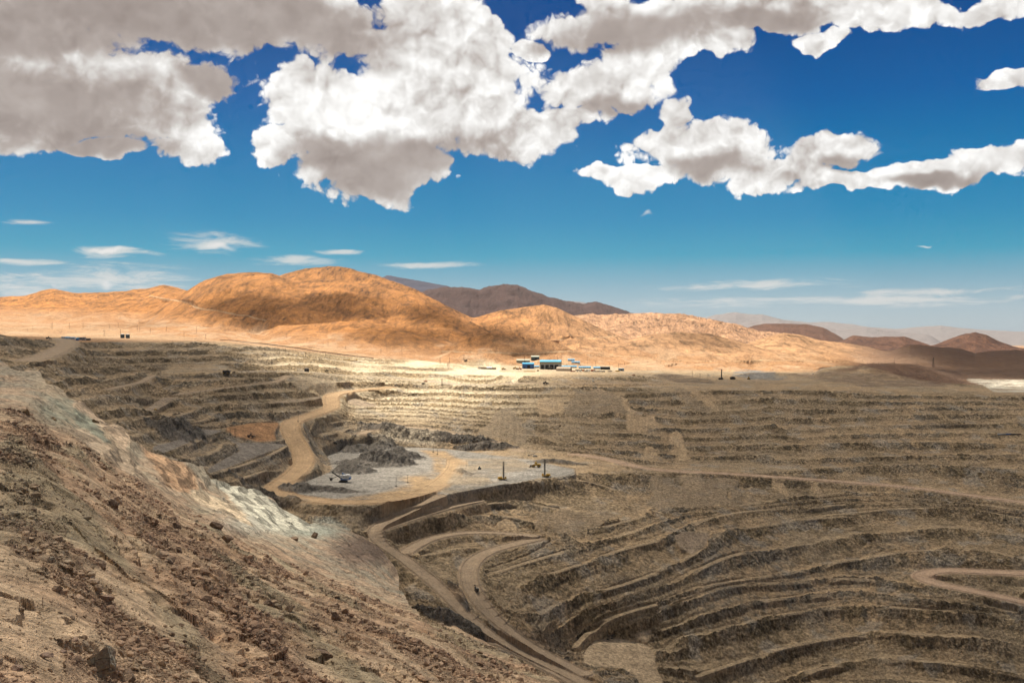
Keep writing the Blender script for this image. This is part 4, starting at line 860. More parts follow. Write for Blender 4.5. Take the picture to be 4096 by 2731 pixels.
for crop, c, n_, poly in STAINS:
    m = soft(inpoly(U, V, src(crop, poly)) & (Y > 880) & (Y < 3600), n_)[..., None]
    tint = blend(tint, C(c) * (1 + 0.35 * n3 + 0.3 * n2), m * np.clip(0.85 + n2 * 1.2, 0, 1))
# near slope: brown gravel, pinkish rubble, olive streaks, pale altered rock on the far shoulder
g1 = fbm(X / 30, Y / 40, 4, 111)[..., None]; g2 = fbm(X / 8, Y / 8, 4, 112)[..., None]
nc_ = blend(C((0.45, 0.30, 0.19)), C((0.53, 0.385, 0.25)), 0.5 + g1 * 2)
nc_ = blend(nc_, C((0.29, 0.185, 0.12)), (near_face[..., None] * 0.5 + rub[..., None] * 0.6) * (0.75 + g2))
nc_ = blend(nc_, C((0.29, 0.25, 0.16)), sstep(fbm(slx / 16, aly / 90, 3, 113), 0.12, 0.35)[..., None] * 0.6)
tn_ = sstep(lD, math.log(480), math.log(760))[..., None]
nc_ = blend(nc_, blend(C((0.43, 0.32, 0.22)), C((0.30, 0.265, 0.20)), 0.5 + g1 * 2.5), tn_ * 0.85)
def blob(u, v, ru, rv, p=1.0): return np.clip(1.4 * np.exp(-(((U - u) / ru) ** 2 + ((V - v) / rv) ** 2)) , 0, 1)[..., None] * p
nearm = isnear[..., None]
nc_ = blend(nc_, C((0.52, 0.49, 0.40)), blob(1040, 2090, 130, 40, .8))
nc_ = blend(nc_, C((0.36, 0.37, 0.30)), blob(1250, 2120, 120, 28, .9))
nc_ = blend(nc_, C((0.165, 0.115, 0.085)), blob(1460, 2200, 130, 60, .9))
nc_ = blend(nc_, C((0.24, 0.26, 0.20)), blob(240, 1640, 90, 60, .6))
nc_ = blend(nc_, C((0.50, 0.385, 0.26)), np.clip(blob(230, 1530, 80, 40, .7) + blob(440, 1740, 80, 50, .6), 0, 1))
for c, n_, poly in [((.54, .40, .275), 3, [(0, 330), (130, 380), (170, 450), (280, 560), (420, 580), (520, 660), (540, 730), (480, 800), (380, 720), (280, 620), (120, 480), (0, 420)]),
                    ((.26, .27, .205), 3, [(0, 430), (120, 500), (260, 640), (330, 760), (200, 780), (0, 600)]), ((.52, .40, .28), 3, [(0, 620), (100, 640), (300, 760), (560, 950), (650, 1090), (500, 1030), (250, 900), (0, 700)]),
                    ((.48, .30, .175), 4, [(640, 800), (820, 870), (1000, 930), (1090, 1010), (1170, 1130), (1180, 1190), (1000, 1220), (860, 1180), (760, 1000), (690, 900)]),
                    ((.64, .50, .34), 3, [(1010, 1240), (1200, 1200), (1330, 1290), (1480, 1330), (1590, 1440), (1700, 1540), (1560, 1490), (1380, 1400), (1150, 1310)]),
                    ((.57, .54, .43), 3, [(1230, 1060), (1340, 1110), (1700, 1190), (1790, 1250), (1960, 1370), (2200, 1500), (2300, 1560), (1900, 1580), (1700, 1500), (1600, 1400), (1450, 1250)])]:
    m = soft(inpoly(U + 18 * n3[..., 0], V + 12 * n2[..., 0], src('m4', poly)), n_)[..., None]
    nc_ = blend(nc_, C(c) * (1 + 0.3 * n3 + 0.25 * n4 - 0.45 * near_face[..., None]), m * 0.9)
tint = np.where(nearm, nc_, tint)
tint = np.clip(tint, 0.02, 0.8)
facemask = np.where(isnear, near_face * 0.35 + rub * 0.5, face * (1 - sstep(road, .3, .8)) * (1 - sstep(padm, .2, .6)) * pitmask + w * 0.35)

# ------------------------------------------------------------------ terrain meshes
def ground_mat(name):
    m = bpy.data.materials.new(name); m.use_nodes = True
    t = m.node_tree; t.nodes.clear(); b = NB(t)
    out = b.n('ShaderNodeOutputMaterial'); bs = b.n('ShaderNodeBsdfPrincipled')
    bs.inputs['Roughness'].default_value = 0.95
    bs.inputs['Specular IOR Level'].default_value = 0.15
    at = b.n('ShaderNodeAttribute', attribute_name='tint'); am = b.n('ShaderNodeAttribute', attribute_name='masks')
    sp = b.n('ShaderNodeSeparateColor', {0: am.outputs['Color']})
    face_, road_, lat_ = sp.outputs
    geo = b.n('ShaderNodeNewGeometry'); pos = geo.outputs['Position']
    cd = b.n('ShaderNodeSeparateXYZ', {0: pos})
    # texel scale grows with distance from the viewpoint terrace so that grain stays rock-sized
    na = b.noise(pos, 0.26, 5, 0.76); nb_ = b.noise(pos, 0.045, 5, 0.65); ng = b.noise(pos, 1.6, 4, 0.7)
    px = b.v('MULTIPLY', b.v('ADD', pos, b.v('SCALE', b.noise(pos, 0.05, 2, 0.5, out=1), scale=14.0)), (0.30, 0.22, 0.26)); ns = b.noise(px, 1.0, 4, 0.7)
    k1 = b.mr(na, 0.36, 0.64, 0.52, 1.48); k2 = b.mr(nb_, 0.35, 0.65, 0.85, 1.15); k3 = b.mr(ng, 0.3, 0.7, 0.86, 1.14)
    ks = b.mr(ns, 0.38, 0.62, 0.45, 1.60)
    kf = b.m('ADD', b.m('MULTIPLY', face_, b.m('SUBTRACT', ks, 1.0)), 1.0)
    k = b.m('MULTIPLY', b.m('MULTIPLY', k1, k2), b.m('MULTIPLY', k3, kf))
    # wheel tracks along the roads
    tr = b.m('SINE', b.m('ADD', b.m('MULTIPLY', lat_, 34.0), b.m('MULTIPLY', nb_, 9.0)))
    k = b.m('MULTIPLY', k, b.m('ADD', 1.0, b.m('MULTIPLY', b.m('MULTIPLY', tr, road_), 0.085)))
    k = b.m('ADD', b.m('MULTIPLY', b.m('SUBTRACT', k, 1.0), b.mr(road_, 0, 1, 1.0, 0.45)), 1.0)
    col = b.v('SCALE', at.outputs['Color'], scale=k)
    b.set(bs, 'Base Color', col)
    h = b.m('ADD', b.m('MULTIPLY', na, 1.1), b.m('ADD', b.m('MULTIPLY', ng, 0.22), b.m('MULTIPLY', ns, b.m('MULTIPLY', face_, 1.6))))
    bp = b.n('ShaderNodeBump', {'Height': h, 'Distance': 2.2, 'Strength': b.mr(road_, 0, 1, 0.85, 0.25)})
    t.links.new(bp.outputs[0], bs.inputs['Normal'])
    t.links.new(bs.outputs[0], out.inputs[0])
    return m
GM = ground_mat('ground')
def grid_faces(mask):
    i, j = np.where(mask)
    a = i * NR + j
    return np.stack([a, a + NR, a + NR + 1, a + 1], 1)
co_all = np.stack([X, Y, Z], -1).reshape(-1, 3).astype(np.float32)
tint_all = tint.reshape(-1, 3); mk_all = np.stack([facemask, onroad * (rkind != 5) * (rkind != 6), lat * 0.5 + 0.5], -1).reshape(-1, 3).astype(np.float32)
def sub_mesh(name, mask):
    F = grid_faces(mask)
    if not len(F): return None
    used, invx = np.unique(F, return_inverse=True); F = invx.reshape(F.shape)
    me = bpy.data.meshes.new(name)
    me.vertices.add(len(used)); me.vertices.foreach_set('co', co_all[used].ravel())
    me.loops.add(F.size); me.loops.foreach_set('vertex_index', F.ravel().astype(np.int32))
    me.polygons.add(len(F)); me.polygons.foreach_set('loop_start', np.arange(0, F.size, 4, dtype=np.int32))
    for nm, arr in (('tint', tint_all), ('masks', mk_all)):
        at = me.attributes.new(nm, 'FLOAT_COLOR', 'POINT')
        q = np.ones((len(used), 4), np.float32); q[:, :3] = arr[used]; at.data.foreach_set('color', q.ravel())
    me.update(); me.validate()
    me.polygons.foreach_set('use_smooth', np.zeros(len(F), bool))
    me.materials.append(GM)
    o = bpy.data.objects.new(name, me); COL.objects.link(o)
    o['kind'] = 'structure'
    return o
cn = isnear[:-1, :-1]; hd = hid[:-1, :-1]; wv = w[:-1, :-1]
rd = (onroad[:-1, :-1] > 0.5) & ~cn & (rkind[:-1, :-1] != 0) & (rkind[:-1, :-1] != 6)
fardist = np.array([False] + [h[0] in ('far', 'farblue') for h in HILLS])[hd]
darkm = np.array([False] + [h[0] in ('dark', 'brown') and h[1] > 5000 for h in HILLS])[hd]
tall = hh[:-1, :-1] > 4
sub_mesh('near_slope', cn)
sub_mesh('haul_road', rd & (rkind[:-1, :-1] != 5))
sub_mesh('desert_track', rd & (rkind[:-1, :-1] == 5))
sub_mesh('open_pit', ~cn & ~rd & (wv < 0.5))
rest = ~cn & ~rd & (wv >= 0.5)
sub_mesh('distant_mountains', rest & tall & fardist)
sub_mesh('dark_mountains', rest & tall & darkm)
sub_mesh('desert_hills', rest & tall & ~fardist & ~darkm)
sub_mesh('desert_plain', rest & ~tall)
print('meshes', round(time.time() - T0, 1))

# ------------------------------------------------------------------ loose rock on the near slope
def rock_template(seed, sub=1):
    import bmesh
    bm = bmesh.new(); bmesh.ops.create_icosphere(bm, subdivisions=sub, radius=1.0)
    r = random.Random(seed)
    planes = [Vector((r.gauss(0, 1), r.gauss(0, 1), r.gauss(0, 1))).normalized() for _ in range(7)]
    lim = [r.uniform(0.45, 0.85) for _ in planes]
    for v in bm.verts:
        for n, l in zip(planes, lim):
            d = v.co.dot(n)
            if d > l: v.co -= n * (d - l)
        v.co *= r.uniform(0.94, 1.06)
    me_v = np.array([v.co[:] for v in bm.verts], np.float32); me_f = np.array([[v.index for v in f.verts] for f in bm.faces], np.int32)
    bm.free(); return me_v, me_f
def rubble_field(name, n, seed, smin, smax, power, colors, weight):
    r = np.random.RandomState(seed)
    ii, jj = np.where(isnear)
    wt = weight[ii, jj] * (np.abs(np.gradient(V, axis=1))[ii, jj] + 0.05); wt = np.maximum(wt, 0); wt /= wt.sum()
    pick = r.choice(len(ii), n, p=wt); i, j = ii[pick], jj[pick]
    pos = np.stack([X[i, j], Y[i, j], Z[i, j]], 1)
    pos[:, :2] += r.randn(n, 2) * (pos[:, 1:2] * 0.0004)
    size = np.clip(smin * (1 - r.rand(n)) ** (-1 / power), smin, smax) * np.clip(pos[:, 1] / 160, 0.55, 3.2)
    size = np.minimum(size, smax * 1.6)
    tv, tf, tc = [], [], []
    T_ = [rock_template(seed + q) for q in range(6)]
    off = 0; base = np.array(colors, np.float32)
    for q in range(6):
        k = np.where(np.arange(n) % 6 == q)[0]
        v, f = T_[q]
        ang = r.rand(len(k)) * 6.283; ca, sa = np.cos(ang), np.sin(ang)
        tl = r.randn(len(k)) * 0.5; ct, st = np.cos(tl), np.sin(tl)
        sc = size[k][:, None] * np.stack([r.uniform(.7, 1.3, len(k)), r.uniform(.6, 1.1, len(k)), r.uniform(.4, .9, len(k))], 1)
        P = v[None] * sc[:, None, :]
        y2 = P[..., 1] * ct[:, None] - P[..., 2] * st[:, None]; z2 = P[..., 1] * st[:, None] + P[..., 2] * ct[:, None]
        x3 = P[..., 0] * ca[:, None] - y2 * sa[:, None]; y3 = P[..., 0] * sa[:, None] + y2 * ca[:, None]
        W_ = np.stack([x3, y3, z2 + size[k][:, None] * 0.12], -1) + pos[k][:, None, :]
        tv.append(W_.reshape(-1, 3)); tf.append((f[None] + (np.arange(len(k)) * len(v))[:, None, None] + off).reshape(-1, 3)); off += len(k) * len(v)
        g = tint[i[k], j[k]] * 0.62 + base[r.randint(0, len(base), len(k))] * 0.38
        tc.append(np.repeat(g * r.uniform(0.75, 1.3, (len(k), 1)), len(v), 0))
    V_, F_, C_ = np.concatenate(tv), np.concatenate(tf), np.concatenate(tc)
    me = bpy.data.meshes.new(name)
    me.vertices.add(len(V_)); me.vertices.foreach_set('co', V_.astype(np.float32).ravel())
    me.loops.add(F_.size); me.loops.foreach_set('vertex_index', F_.astype(np.int32).ravel())
    me.polygons.add(len(F_)); me.polygons.foreach_set('loop_start', np.arange(0, F_.size, 3, dtype=np.int32))
    at = me.attributes.new('tint', 'FLOAT_COLOR', 'POINT'); q = np.ones((len(V_), 4), np.float32); q[:, :3] = C_; at.data.foreach_set('color', q.ravel())
    me.update(); me.polygons.foreach_set('use_smooth', np.zeros(len(me.polygons), bool)); me.materials.append(ROCKM)
    o = bpy.data.objects.new(name, me); COL.objects.link(o); o['kind'] = 'stuff'; return o
def rock_mat():
    m = bpy.data.materials.new('loose_rock'); m.use_nodes = True; t = m.node_tree; t.nodes.clear(); b = NB(t)
    out = b.n('ShaderNodeOutputMaterial'); bs = b.n('ShaderNodeBsdfPrincipled'); bs.inputs['Roughness'].default_value = 0.92; bs.inputs['Specular IOR Level'].default_value = 0.2
    at = b.n('ShaderNodeAttribute', attribute_name='tint'); geo = b.n('ShaderNodeNewGeometry')
    n = b.noise(geo.outputs['Position'], 2.2, 5, 0.65)
    b.set(bs, 'Base Color', b.v('SCALE', at.outputs['Color'], scale=b.mr(n, 0.3, 0.7, 0.7, 1.3)))
    bp = b.n('ShaderNodeBump', {'Height': n, 'Distance': 0.3, 'Strength': 0.7}); t.links.new(bp.outputs[0], bs.inputs['Normal'])
    t.links.new(bs.outputs[0], out.inputs[0]); return m
ROCKM = rock_mat()
rw = np.clip(rub * 1.6 + near_face * 0.3 - 0.15, 0.015, 1) * (Y < 560)
rubble_field('rubble', 70000, 5, 0.10, 1.1, 2.0, [(0.31, 0.19, 0.125), (0.24, 0.16, 0.11), (0.40, 0.27, 0.19), (0.27, 0.22, 0.165), (0.19, 0.12, 0.085)], rw)
rubble_field('gravel', 25000, 6, 0.09, 0.5, 2.4, [(0.28, 0.19, 0.12), (0.33, 0.24, 0.17), (0.20, 0.14, 0.10)], np.ones(X.shape) * (Y < 350))
print('rubble', round(time.time() - T0, 1))

# ------------------------------------------------------------------ things
def ground_at(x, y):
    i = int(round((x / y + SMAX) / (2 * SMAX) * (NC - 1))); i = min(max(i, 0), NC - 1)
    return float(np.interp(math.log(y), lD[i], Z[i]))
def see(u, v):
    """ground point met by the sight line through (u, v)"""
    x, y, z = inv_ground(u, v, Z); return Vector((x, y, z))
def at_dist(u, D):
    x = (u - CX) / FPX * D; return Vector((x, D, ground_at(x, D)))
_M = {}
def mat(name, col, rough=0.6, dirt=0.25, metal=0.0):
    if name in _M: return _M[name]
    m = bpy.data.materials.new(name); m.use_nodes = True; t = m.node_tree; t.nodes.clear(); b = NB(t)
    out = b.n('ShaderNodeOutputMaterial'); bs = b.n('ShaderNodeBsdfPrincipled'); bs.inputs['Roughness'].default_value = rough; bs.inputs['Metallic'].default_value = metal
    tc = b.n('ShaderNodeTexCoord'); n = b.noise(tc.outputs['Object'], 0.6, 4, 0.65); n2 = b.noise(tc.outputs['Object'], 4.0, 3, 0.6)
    c = b.v('SCALE', (*col,), scale=b.mr(n2, 0.3, 0.7, 0.88, 1.1))
    c = b.mix(b.m('MULTIPLY', b.mr(n, 0.4, 0.75), dirt), c, (0.27, 0.20, 0.13, 1))
    b.set(bs, 'Base Color', c); t.links.new(bs.outputs[0], out.inputs[0]); _M[name] = m; return m
class MB:
    def __init__(s): s.v = []; s.f = []
    def add(s, vs, fs):
        o = len(s.v); s.v += [tuple(v) for v in vs]; s.f += [tuple(i + o for i in f) for f in fs]; return s
    def box(s, c, d, rz=0.0, rx=0.0, ry=0.0, taper=1.0):
        from mathutils import Euler
        R = Euler((rx, ry, rz)).to_matrix(); vs = []
        for z in (-1, 1):
            k = taper if z > 0 else 1.0
            for x, y in ((-1, -1), (1, -1), (1, 1), (-1, 1)):
                vs.append(R @ Vector((x * d[0] / 2 * k, y * d[1] / 2 * k, z * d[2] / 2)) + Vector(c))
        return s.add(vs, [(0, 3, 2, 1), (4, 5, 6, 7), (0, 1, 5, 4), (1, 2, 6, 5), (2, 3, 7, 6), (3, 0, 4, 7)])
    def bar(s, a, b, w, h=None, n=4):
        a, b = Vector(a), Vector(b); d = (b - a).normalized(); up = Vector((0, 0, 1)) if abs(d.z) < 0.95 else Vector((1, 0, 0))
        sx = d.cross(up).normalized(); sy = sx.cross(d); h = h or w
        if n == 4: ring = [(-.5, -.5), (.5, -.5), (.5, .5), (-.5, .5)]
        else: ring = [(.5 * math.cos(6.2832 * k / n), .5 * math.sin(6.2832 * k / n)) for k in range(n)]
        vs = [p + sx * (x * w) + sy * (y * h) for p in (a, b) for x, y in ring]
        k = len(ring)
        return s.add(vs, [tuple(reversed(range(k))), tuple(range(k, 2 * k))] + [(i, (i + 1) % k, (i + 1) % k + k, i + k) for i in range(k)])
    def tube(s, a, b, r, n=12): return s.bar(a, b, 2 * r, 2 * r, n)
    def prof(s, pts, y0, y1):
        """extrude an xz outline along y"""
        k = len(pts); vs = [(x, y, z) for y in (y0, y1) for x, z in pts]
        return s.add(vs, [tuple(range(k)), tuple(reversed(range(k, 2 * k)))] + [(i, i + k, (i + 1) % k + k, (i + 1) % k) for i in range(k)])
    def profx(s, pts, x0, x1):
        k = len(pts); vs = [(x, y, z) for x in (x0, x1) for y, z in pts]
        return s.add(vs, [tuple(reversed(range(k))), tuple(range(k, 2 * k))] + [(i, (i + 1) % k, (i + 1) % k + k, i + k) for i in range(k)])
    def build(s, name, m, parent=None):
        me = bpy.data.meshes.new(name); me.from_pydata(s.v, [], s.f); me.materials.append(m); me.update()
        o = bpy.data.objects.new(name, me); COL.objects.link(o)
        if parent is not None: o.parent = parent
        return o
def thing(name, label, cat, loc, rz=0.0, group=None):
    o = bpy.data.objects.new(name, None); COL.objects.link(o); o.location = loc; o.rotation_euler = (0, 0, rz)
    o['label'] = label; o['category'] = cat
    if group: o['group'] = group
    return o
def tag(o, label, cat, group=None):
    o['label'] = label; o['category'] = cat
    if group: o['group'] = group
    return o
def dup(root, loc, rz, label, group=None, swap=None, scale=1.0):
    def cp(o, par):
        c = o.copy(); COL.objects.link(c)
        if par is not None: c.parent = par
        if swap and c.data and c.data.materials and c.data.materials[0].name in swap:
            c.data = c.data.copy(); c.data.materials[0] = swap[c.data.materials[0].name]
        for ch in o.children: cp(ch, c)
        return c
    r = cp(root, None); r.location = loc; r.rotation_euler = (0, 0, rz); r['label'] = label; r.scale = (scale,) * 3
    if group: r['group'] = group
    return r
YEL = mat('yellow_paint', (0.62, 0.36, 0.03)); DRK = mat('dark_steel', (0.035, 0.033, 0.03), .6, .2); RUB = mat('tyre_rubber', (0.02, 0.02, 0.02), .9, .35)
WHT = mat('white_paint', (0.72, 0.71, 0.68), .5, .15); BLU = mat('blue_paint', (0.03, 0.13, 0.36), .5, .1); LBL = mat('light_blue_roof', (0.03, 0.36, 0.66), .4, .05); GRY = mat('grey_cladding', (0.36, 0.36, 0.34), .6, .2)
OLV = mat('olive_cladding', (0.30, 0.25, 0.08), .6, .2); GLS = mat('dark_glass', (0.02, 0.03, 0.035), .15, .1); BEI = mat('tent_canvas', (0.50, 0.38, 0.27), .8, .2); ORG = mat('orange_paint', (0.65, 0.18, 0.03), .5, .2)
RED = mat('red_paint', (0.35, 0.05, 0.03), .5, .2); RST = mat('rusty_steel', (0.14, 0.075, 0.045), .8, .3); LOAD = mat('ore_load', (0.17, 0.14, 0.11), .95, .3); TEAL = mat('tank_steel', (0.06, 0.10, 0.11), .5, .1); SGE = mat('sage_cladding', (0.34, 0.36, 0.27), .6, .2)
BLK = mat('black_void', (0.012, 0.012, 0.012), .8, .05); WOOD = mat('pole_wood', (0.10, 0.07, 0.05), .9, .1); CON = mat('concrete', (0.36, 0.33, 0.29), .9, .3)

def wheel(par, x, y, r, w):
    t = MB().tube((x, y - w / 2, r), (x, y + w / 2, r), r, 18).build('wheel', RUB, par)
    MB().tube((x, y - w / 2 - .04, r), (x, y + w / 2 + .04, r), r * .45, 12).build('rim', YEL, t)
def haul_truck(loc, rz, label, group='haul trucks', load=True):
    t = thing('haul_truck', label, 'haul truck', loc, rz, group)
    MB().box((0, 0, 2.3), (11.5, 2.6, 1.2)).box((4.9, 0, 2.0), (1.5, 6.6, 1.2)).build('chassis', YEL, t)
    MB().prof([(-6.9, 4.4), (-6.4, 3.6), (1.6, 3.0), (2.4, 4.2), (3.0, 6.4), (6.6, 6.5), (6.6, 6.8), (2.4, 6.9), (1.6, 5.2), (-6.8, 5.6)], -3.9, 3.9).build('dump_body', YEL, t)
    MB().prof([(2.7, 3.6), (5.9, 3.6), (5.9, 4.2), (2.7, 4.2)], -3.9, 3.9).build('deck', YEL, t)
    c = MB().box((4.6, 2.3, 5.2), (1.9, 2.3, 2.0), taper=.9).build('cab', YEL, t); MB().box((5.58, 2.3, 5.5), (.08, 2.0, .9)).build('windscreen', GLS, c)
    MB().box((5.75, -.4, 3.0), (.2, 3.2, 2.2)).build('radiator', DRK, t)
    for s in (-1, 1): MB().bar((5.9, s * 3.0, 1.6), (5.9, s * 3.0, 4.0), .25).build('ladder', DRK, t)
    for s in (-1, 1):
        wheel(t, 3.9, s * 3.1, 1.85, 1.3); wheel(t, -3.6, s * 2.9, 1.85, 2.3)
    if load: MB().prof([(-6.4, 5.3), (-4.6, 6.8), (-2.4, 7.6), (-.4, 7.1), (1.8, 6.0), (1.6, 5.1)], -2.9, 2.9).build('ore_load', LOAD, t)
    return t
def drill(loc, rz, label):
    t = thing('blast_drill', label, 'drill rig', loc, rz, 'blast hole drill rigs')
    for s in (-1, 1): MB().prof([(-4.2, .5), (-3.6, 0), (3.6, 0), (4.2, .5), (4.2, 1.1), (3.6, 1.6), (-3.6, 1.6), (-4.2, 1.1)], s * 2.3 - .5, s * 2.3 + .5).build('track', DRK, t)
    MB().box((0, 0, 2.1), (12.5, 4.4, .7)).build('deck', YEL, t)
    MB().box((-2.6, 0, 3.5), (5.4, 3.4, 2.2)).box((-5.0, 0, 3.2), (1.2, 3.0, 1.5)).build('engine_house', YEL, t)
    c = MB().box((4.9, -.9, 3.7), (2.2, 2.2, 2.5), taper=.93).build('cab', YEL, t); MB().box((4.9, -2.03, 4.0), (1.7, .06, 1.1)).build('window', GLS, c)
    m = MB()
    for x in (-.8, .8):
        for y in (-.7, .7): m.bar((2.2 + x, y, 1.2), (2.2 + x, y, 25.6), .5)
    for k in range(12):
        z = 2 + k * 1.9
        for y in (-.55, .55): m.bar((1.4, y, z), (3.0, y, z + 1.9), .3)
        for x in (1.65, 2.75): m.bar((x, -.7, z), (x, .7, z + 1.9), .3)
    m.box((2.2, 0, 25.2), (1.6, 1.5, .6)).build('mast', DRK, t)
    MB().tube((2.2, 0, .2), (2.2, 0, 20), .22, 8).box((2.2, 0, 17.5), (1.0, .9, 1.6)).build('drill_string', DRK, t)
    MB().bar((-1.5, 0, 4.5), (1.8, 0, 12.0), .3).build('mast_brace', YEL, t)
    for x in (-5.8, 5.6):
        for y in (-1.9, 1.9): MB().tube((x, y, .1), (x, y, 2.4), .22, 8).tube((x, y, 0), (x, y, .2), .55, 10).build('jack', DRK, t)
    MB().bar((-6.2, -2.2, 3.6), (6.2, -2.2, 3.6), .1).bar((-6.2, 2.2, 3.6), (6.2, 2.2, 3.6), .1).bar((-6.2, -2.2, 2.4), (-6.2, -2.2, 3.6), .1).bar((6.2, -2.2, 2.4), (6.2, -2.2, 3.6), .1).build('handrail', YEL, t)
    return t
def shovel(loc, rz):
    t = thing('rope_shovel', 'big white and blue mining shovel with dark boom at the rubble face', 'mining shovel', loc, rz)
    for s in (-1, 1): MB().prof([(-5.2, .7), (-4.4, 0), (4.4, 0), (5.2, .7), (5.2, 1.5), (4.4, 2.1), (-4.4, 2.1), (-5.2, 1.5)], s * 3.4 - .9, s * 3.4 + .9).build('crawler_track', DRK, t)
    MB().box((0, 0, 2.3), (6, 5.4, 1.2)).tube((0, 0, 2.6), (0, 0, 3.4), 3.2, 20).build('undercarriage', DRK, t)
    MB().box((3.2, 0, 4.0), (12.5, 7.8, 1.3)).build('revolving_frame', BLU, t)
    h = MB().box((4.3, 0, 7.0), (9.6, 7.4, 4.8)).box((5.5, 1.5, 9.9), (5.4, 3.6, 1.1)).box((7.3, -2.0, 9.8), (2.2, 2.4, .9)).build('machinery_house', WHT, t)
    for x in (1.2, 3.6, 6.0): MB().box((x, -3.74, 7.3), (1.5, .08, 2.4)).build('vent_panel', GRY, h)
    MB().box((8.9, -3.74, 5.5), (.9, .08, 1.9)).build('door', BLU, h)
    MB().box((9.4, 0, 5.2), (1.6, 7.8, 2.4)).build('counterweight', BLU, t)
    c = MB().box((-1.9, -2.7, 8.2), (2.4, 2.3, 2.9), taper=.94).build('cab', WHT, t); MB().box((-3.15, -2.7, 8.6), (.08, 1.9, 1.6)).build('window', GLS, c)
    m = MB(); 
    for s in (-.9, .9): m.bar((-2.0, s, 4.6), (-14.6, s * .7, 12.6), .7, 1.1)
    for k in range(7): 
        a = k / 6.5; m.bar((-2 - 12.6 * a, -.9, 4.6 + 8 * a), (-2 - 12.6 * min(a + .12, 1), .9, 4.6 + 8 * min(a + .12, 1)), .25)
    m.tube((-14.8, -1.1, 12.8), (-14.8, 1.1, 12.8), 1.05, 16).build('boom', DRK, t)
    MB().bar((1.5, -1.6, 5), (-1.4, -.8, 12.6), .45).bar((1.5, 1.6, 5), (-1.4, .8, 12.6), .45).bar((-1.4, .8, 12.6), (3.8, 2.0, 9.6), .3).bar((-1.4, -.8, 12.6), (3.8, -2.0, 9.6), .3).build('gantry', BLU, t)
    MB().bar((-1.4, .7, 12.7), (-14.6, .7, 13.7), .14).bar((-1.4, -.7, 12.7), (-14.6, -.7, 13.7), .14).build('suspension_rope', DRK, t)
    MB().bar((-5.2, -.5, 8.8), (-15.6, -.5, 4.2), .65, .8).bar((-5.2, .5, 8.8), (-15.6, .5, 4.2), .65, .8).build('dipper_stick', DRK, t)
    MB().bar((-14.8, 0, 12.6), (-15.8, 0, 6.2), .14).build('hoist_rope', DRK, t)
    d = MB().prof([(-18.4, 5.6), (-17.8, 2.0), (-15.6, 1.6), (-14.8, 5.2)], -1.9, 1.9).build('dipper', DRK, t)
    for k in range(4): MB().bar((-18.3, -1.5 + k, 5.4), (-19.1, -1.5 + k, 6.1), .3).build('tooth', RST, d)
    MB().bar((1, -3.9, 4.7), (9.6, -3.9, 4.7), .1).bar((1, -4.3, 5.6), (9.6, -4.3, 5.6), .1).build('handrail', WHT, t)
    return t
def loader(loc, rz, label, m=YEL, s=1.0, group='wheel loaders and dozers'):
    t = thing('wheel_loader', label, 'loader', loc, rz, group); t.scale = (s,) * 3
    MB().box((-2.0, 0, 2.3), (4.6, 2.4, 1.7), taper=.92).box((1.6, 0, 1.8), (2.6, 1.8, 1.0)).build('body', m, t)
    c = MB().box((.1, 0, 3.7), (1.7, 1.8, 2.0), taper=.88).build('cab', m, t); MB().box((.1, 0, 3.8), (1.74, 1.5, 1.1), taper=.9).build('window', GLS, c)
    MB().bar((1.2, -.9, 2.6), (4.6, -.9, 1.2), .35).bar((1.2, .9, 2.6), (4.6, .9, 1.2), .35).build('lift_arm', m, t)
    MB().prof([(4.4, .3), (6.2, .1), (6.0, .5), (5.0, .9), (4.9, 2.0), (4.4, 1.8)], -2.0, 2.0).build('bucket', DRK, t)
    for x in (-2.6, 2.3):
        for sy in (-1, 1): wheel(t, x, sy * 1.5, 1.15, .9)
    return t
def excavator(loc, rz, label, m=DRK, s=1.0):
    t = thing('excavator', label, 'excavator', loc, rz, 'excavators'); t.scale = (s,) * 3
    for q in (-1, 1): MB().prof([(-2.6, .4), (-2.1, 0), (2.1, 0), (2.6, .4), (2.1, 1.0), (-2.1, 1.0)], q * 1.4 - .35, q * 1.4 + .35).build('track', DRK, t)
    MB().box((-.6, 0, 2.1), (4.4, 3.0, 1.7), taper=.95).build('body', m, t)
    c = MB().box((1.1, .9, 2.9), (1.5, 1.1, 1.9), taper=.9).build('cab', m, t); MB().box((1.87, .9, 3.1), (.06, .9, 1.1)).build('window', GLS, c)
    MB().bar((1.5, -.3, 2.2), (4.6, -.3, 5.2), .5).bar((4.6, -.3, 5.2), (6.9, -.3, 3.8), .45).build('boom', m, t)
    MB().bar((6.9, -.3, 4.0), (7.6, -.3, 1.6), .4).build('stick', m, t)
    MB().prof([(7.0, 1.6), (8.2, 1.7), (8.4, .7), (7.4, .4), (6.8, .9)], -1.0, .4).build('bucket', DRK, t)
    return t
def pickup(loc, rz, label, m=WHT, s=1.0, group='pickup trucks'):
    t = thing('pickup_truck', label, 'pickup', loc, rz, group); t.scale = (s,) * 3
    MB().prof([(-2.7, .5), (2.6, .5), (2.7, 1.0), (1.4, 1.25), (-2.7, 1.25)], -.95, .95).build('body', m, t)
    c = MB().prof([(-.9, 1.25), (1.4, 1.25), (.7, 1.85), (-.7, 1.85)], -.85, .85).build('cab', m, t); MB().box((0, 0, 1.55), (1.9, 1.76, .3)).build('window', GLS, c)
    for x in (-1.7, 1.75):
        for y in (-.85, .85): MB().tube((x, y - .13, .4), (x, y + .13, .4), .4, 12).build('wheel', RUB, t)
    return t
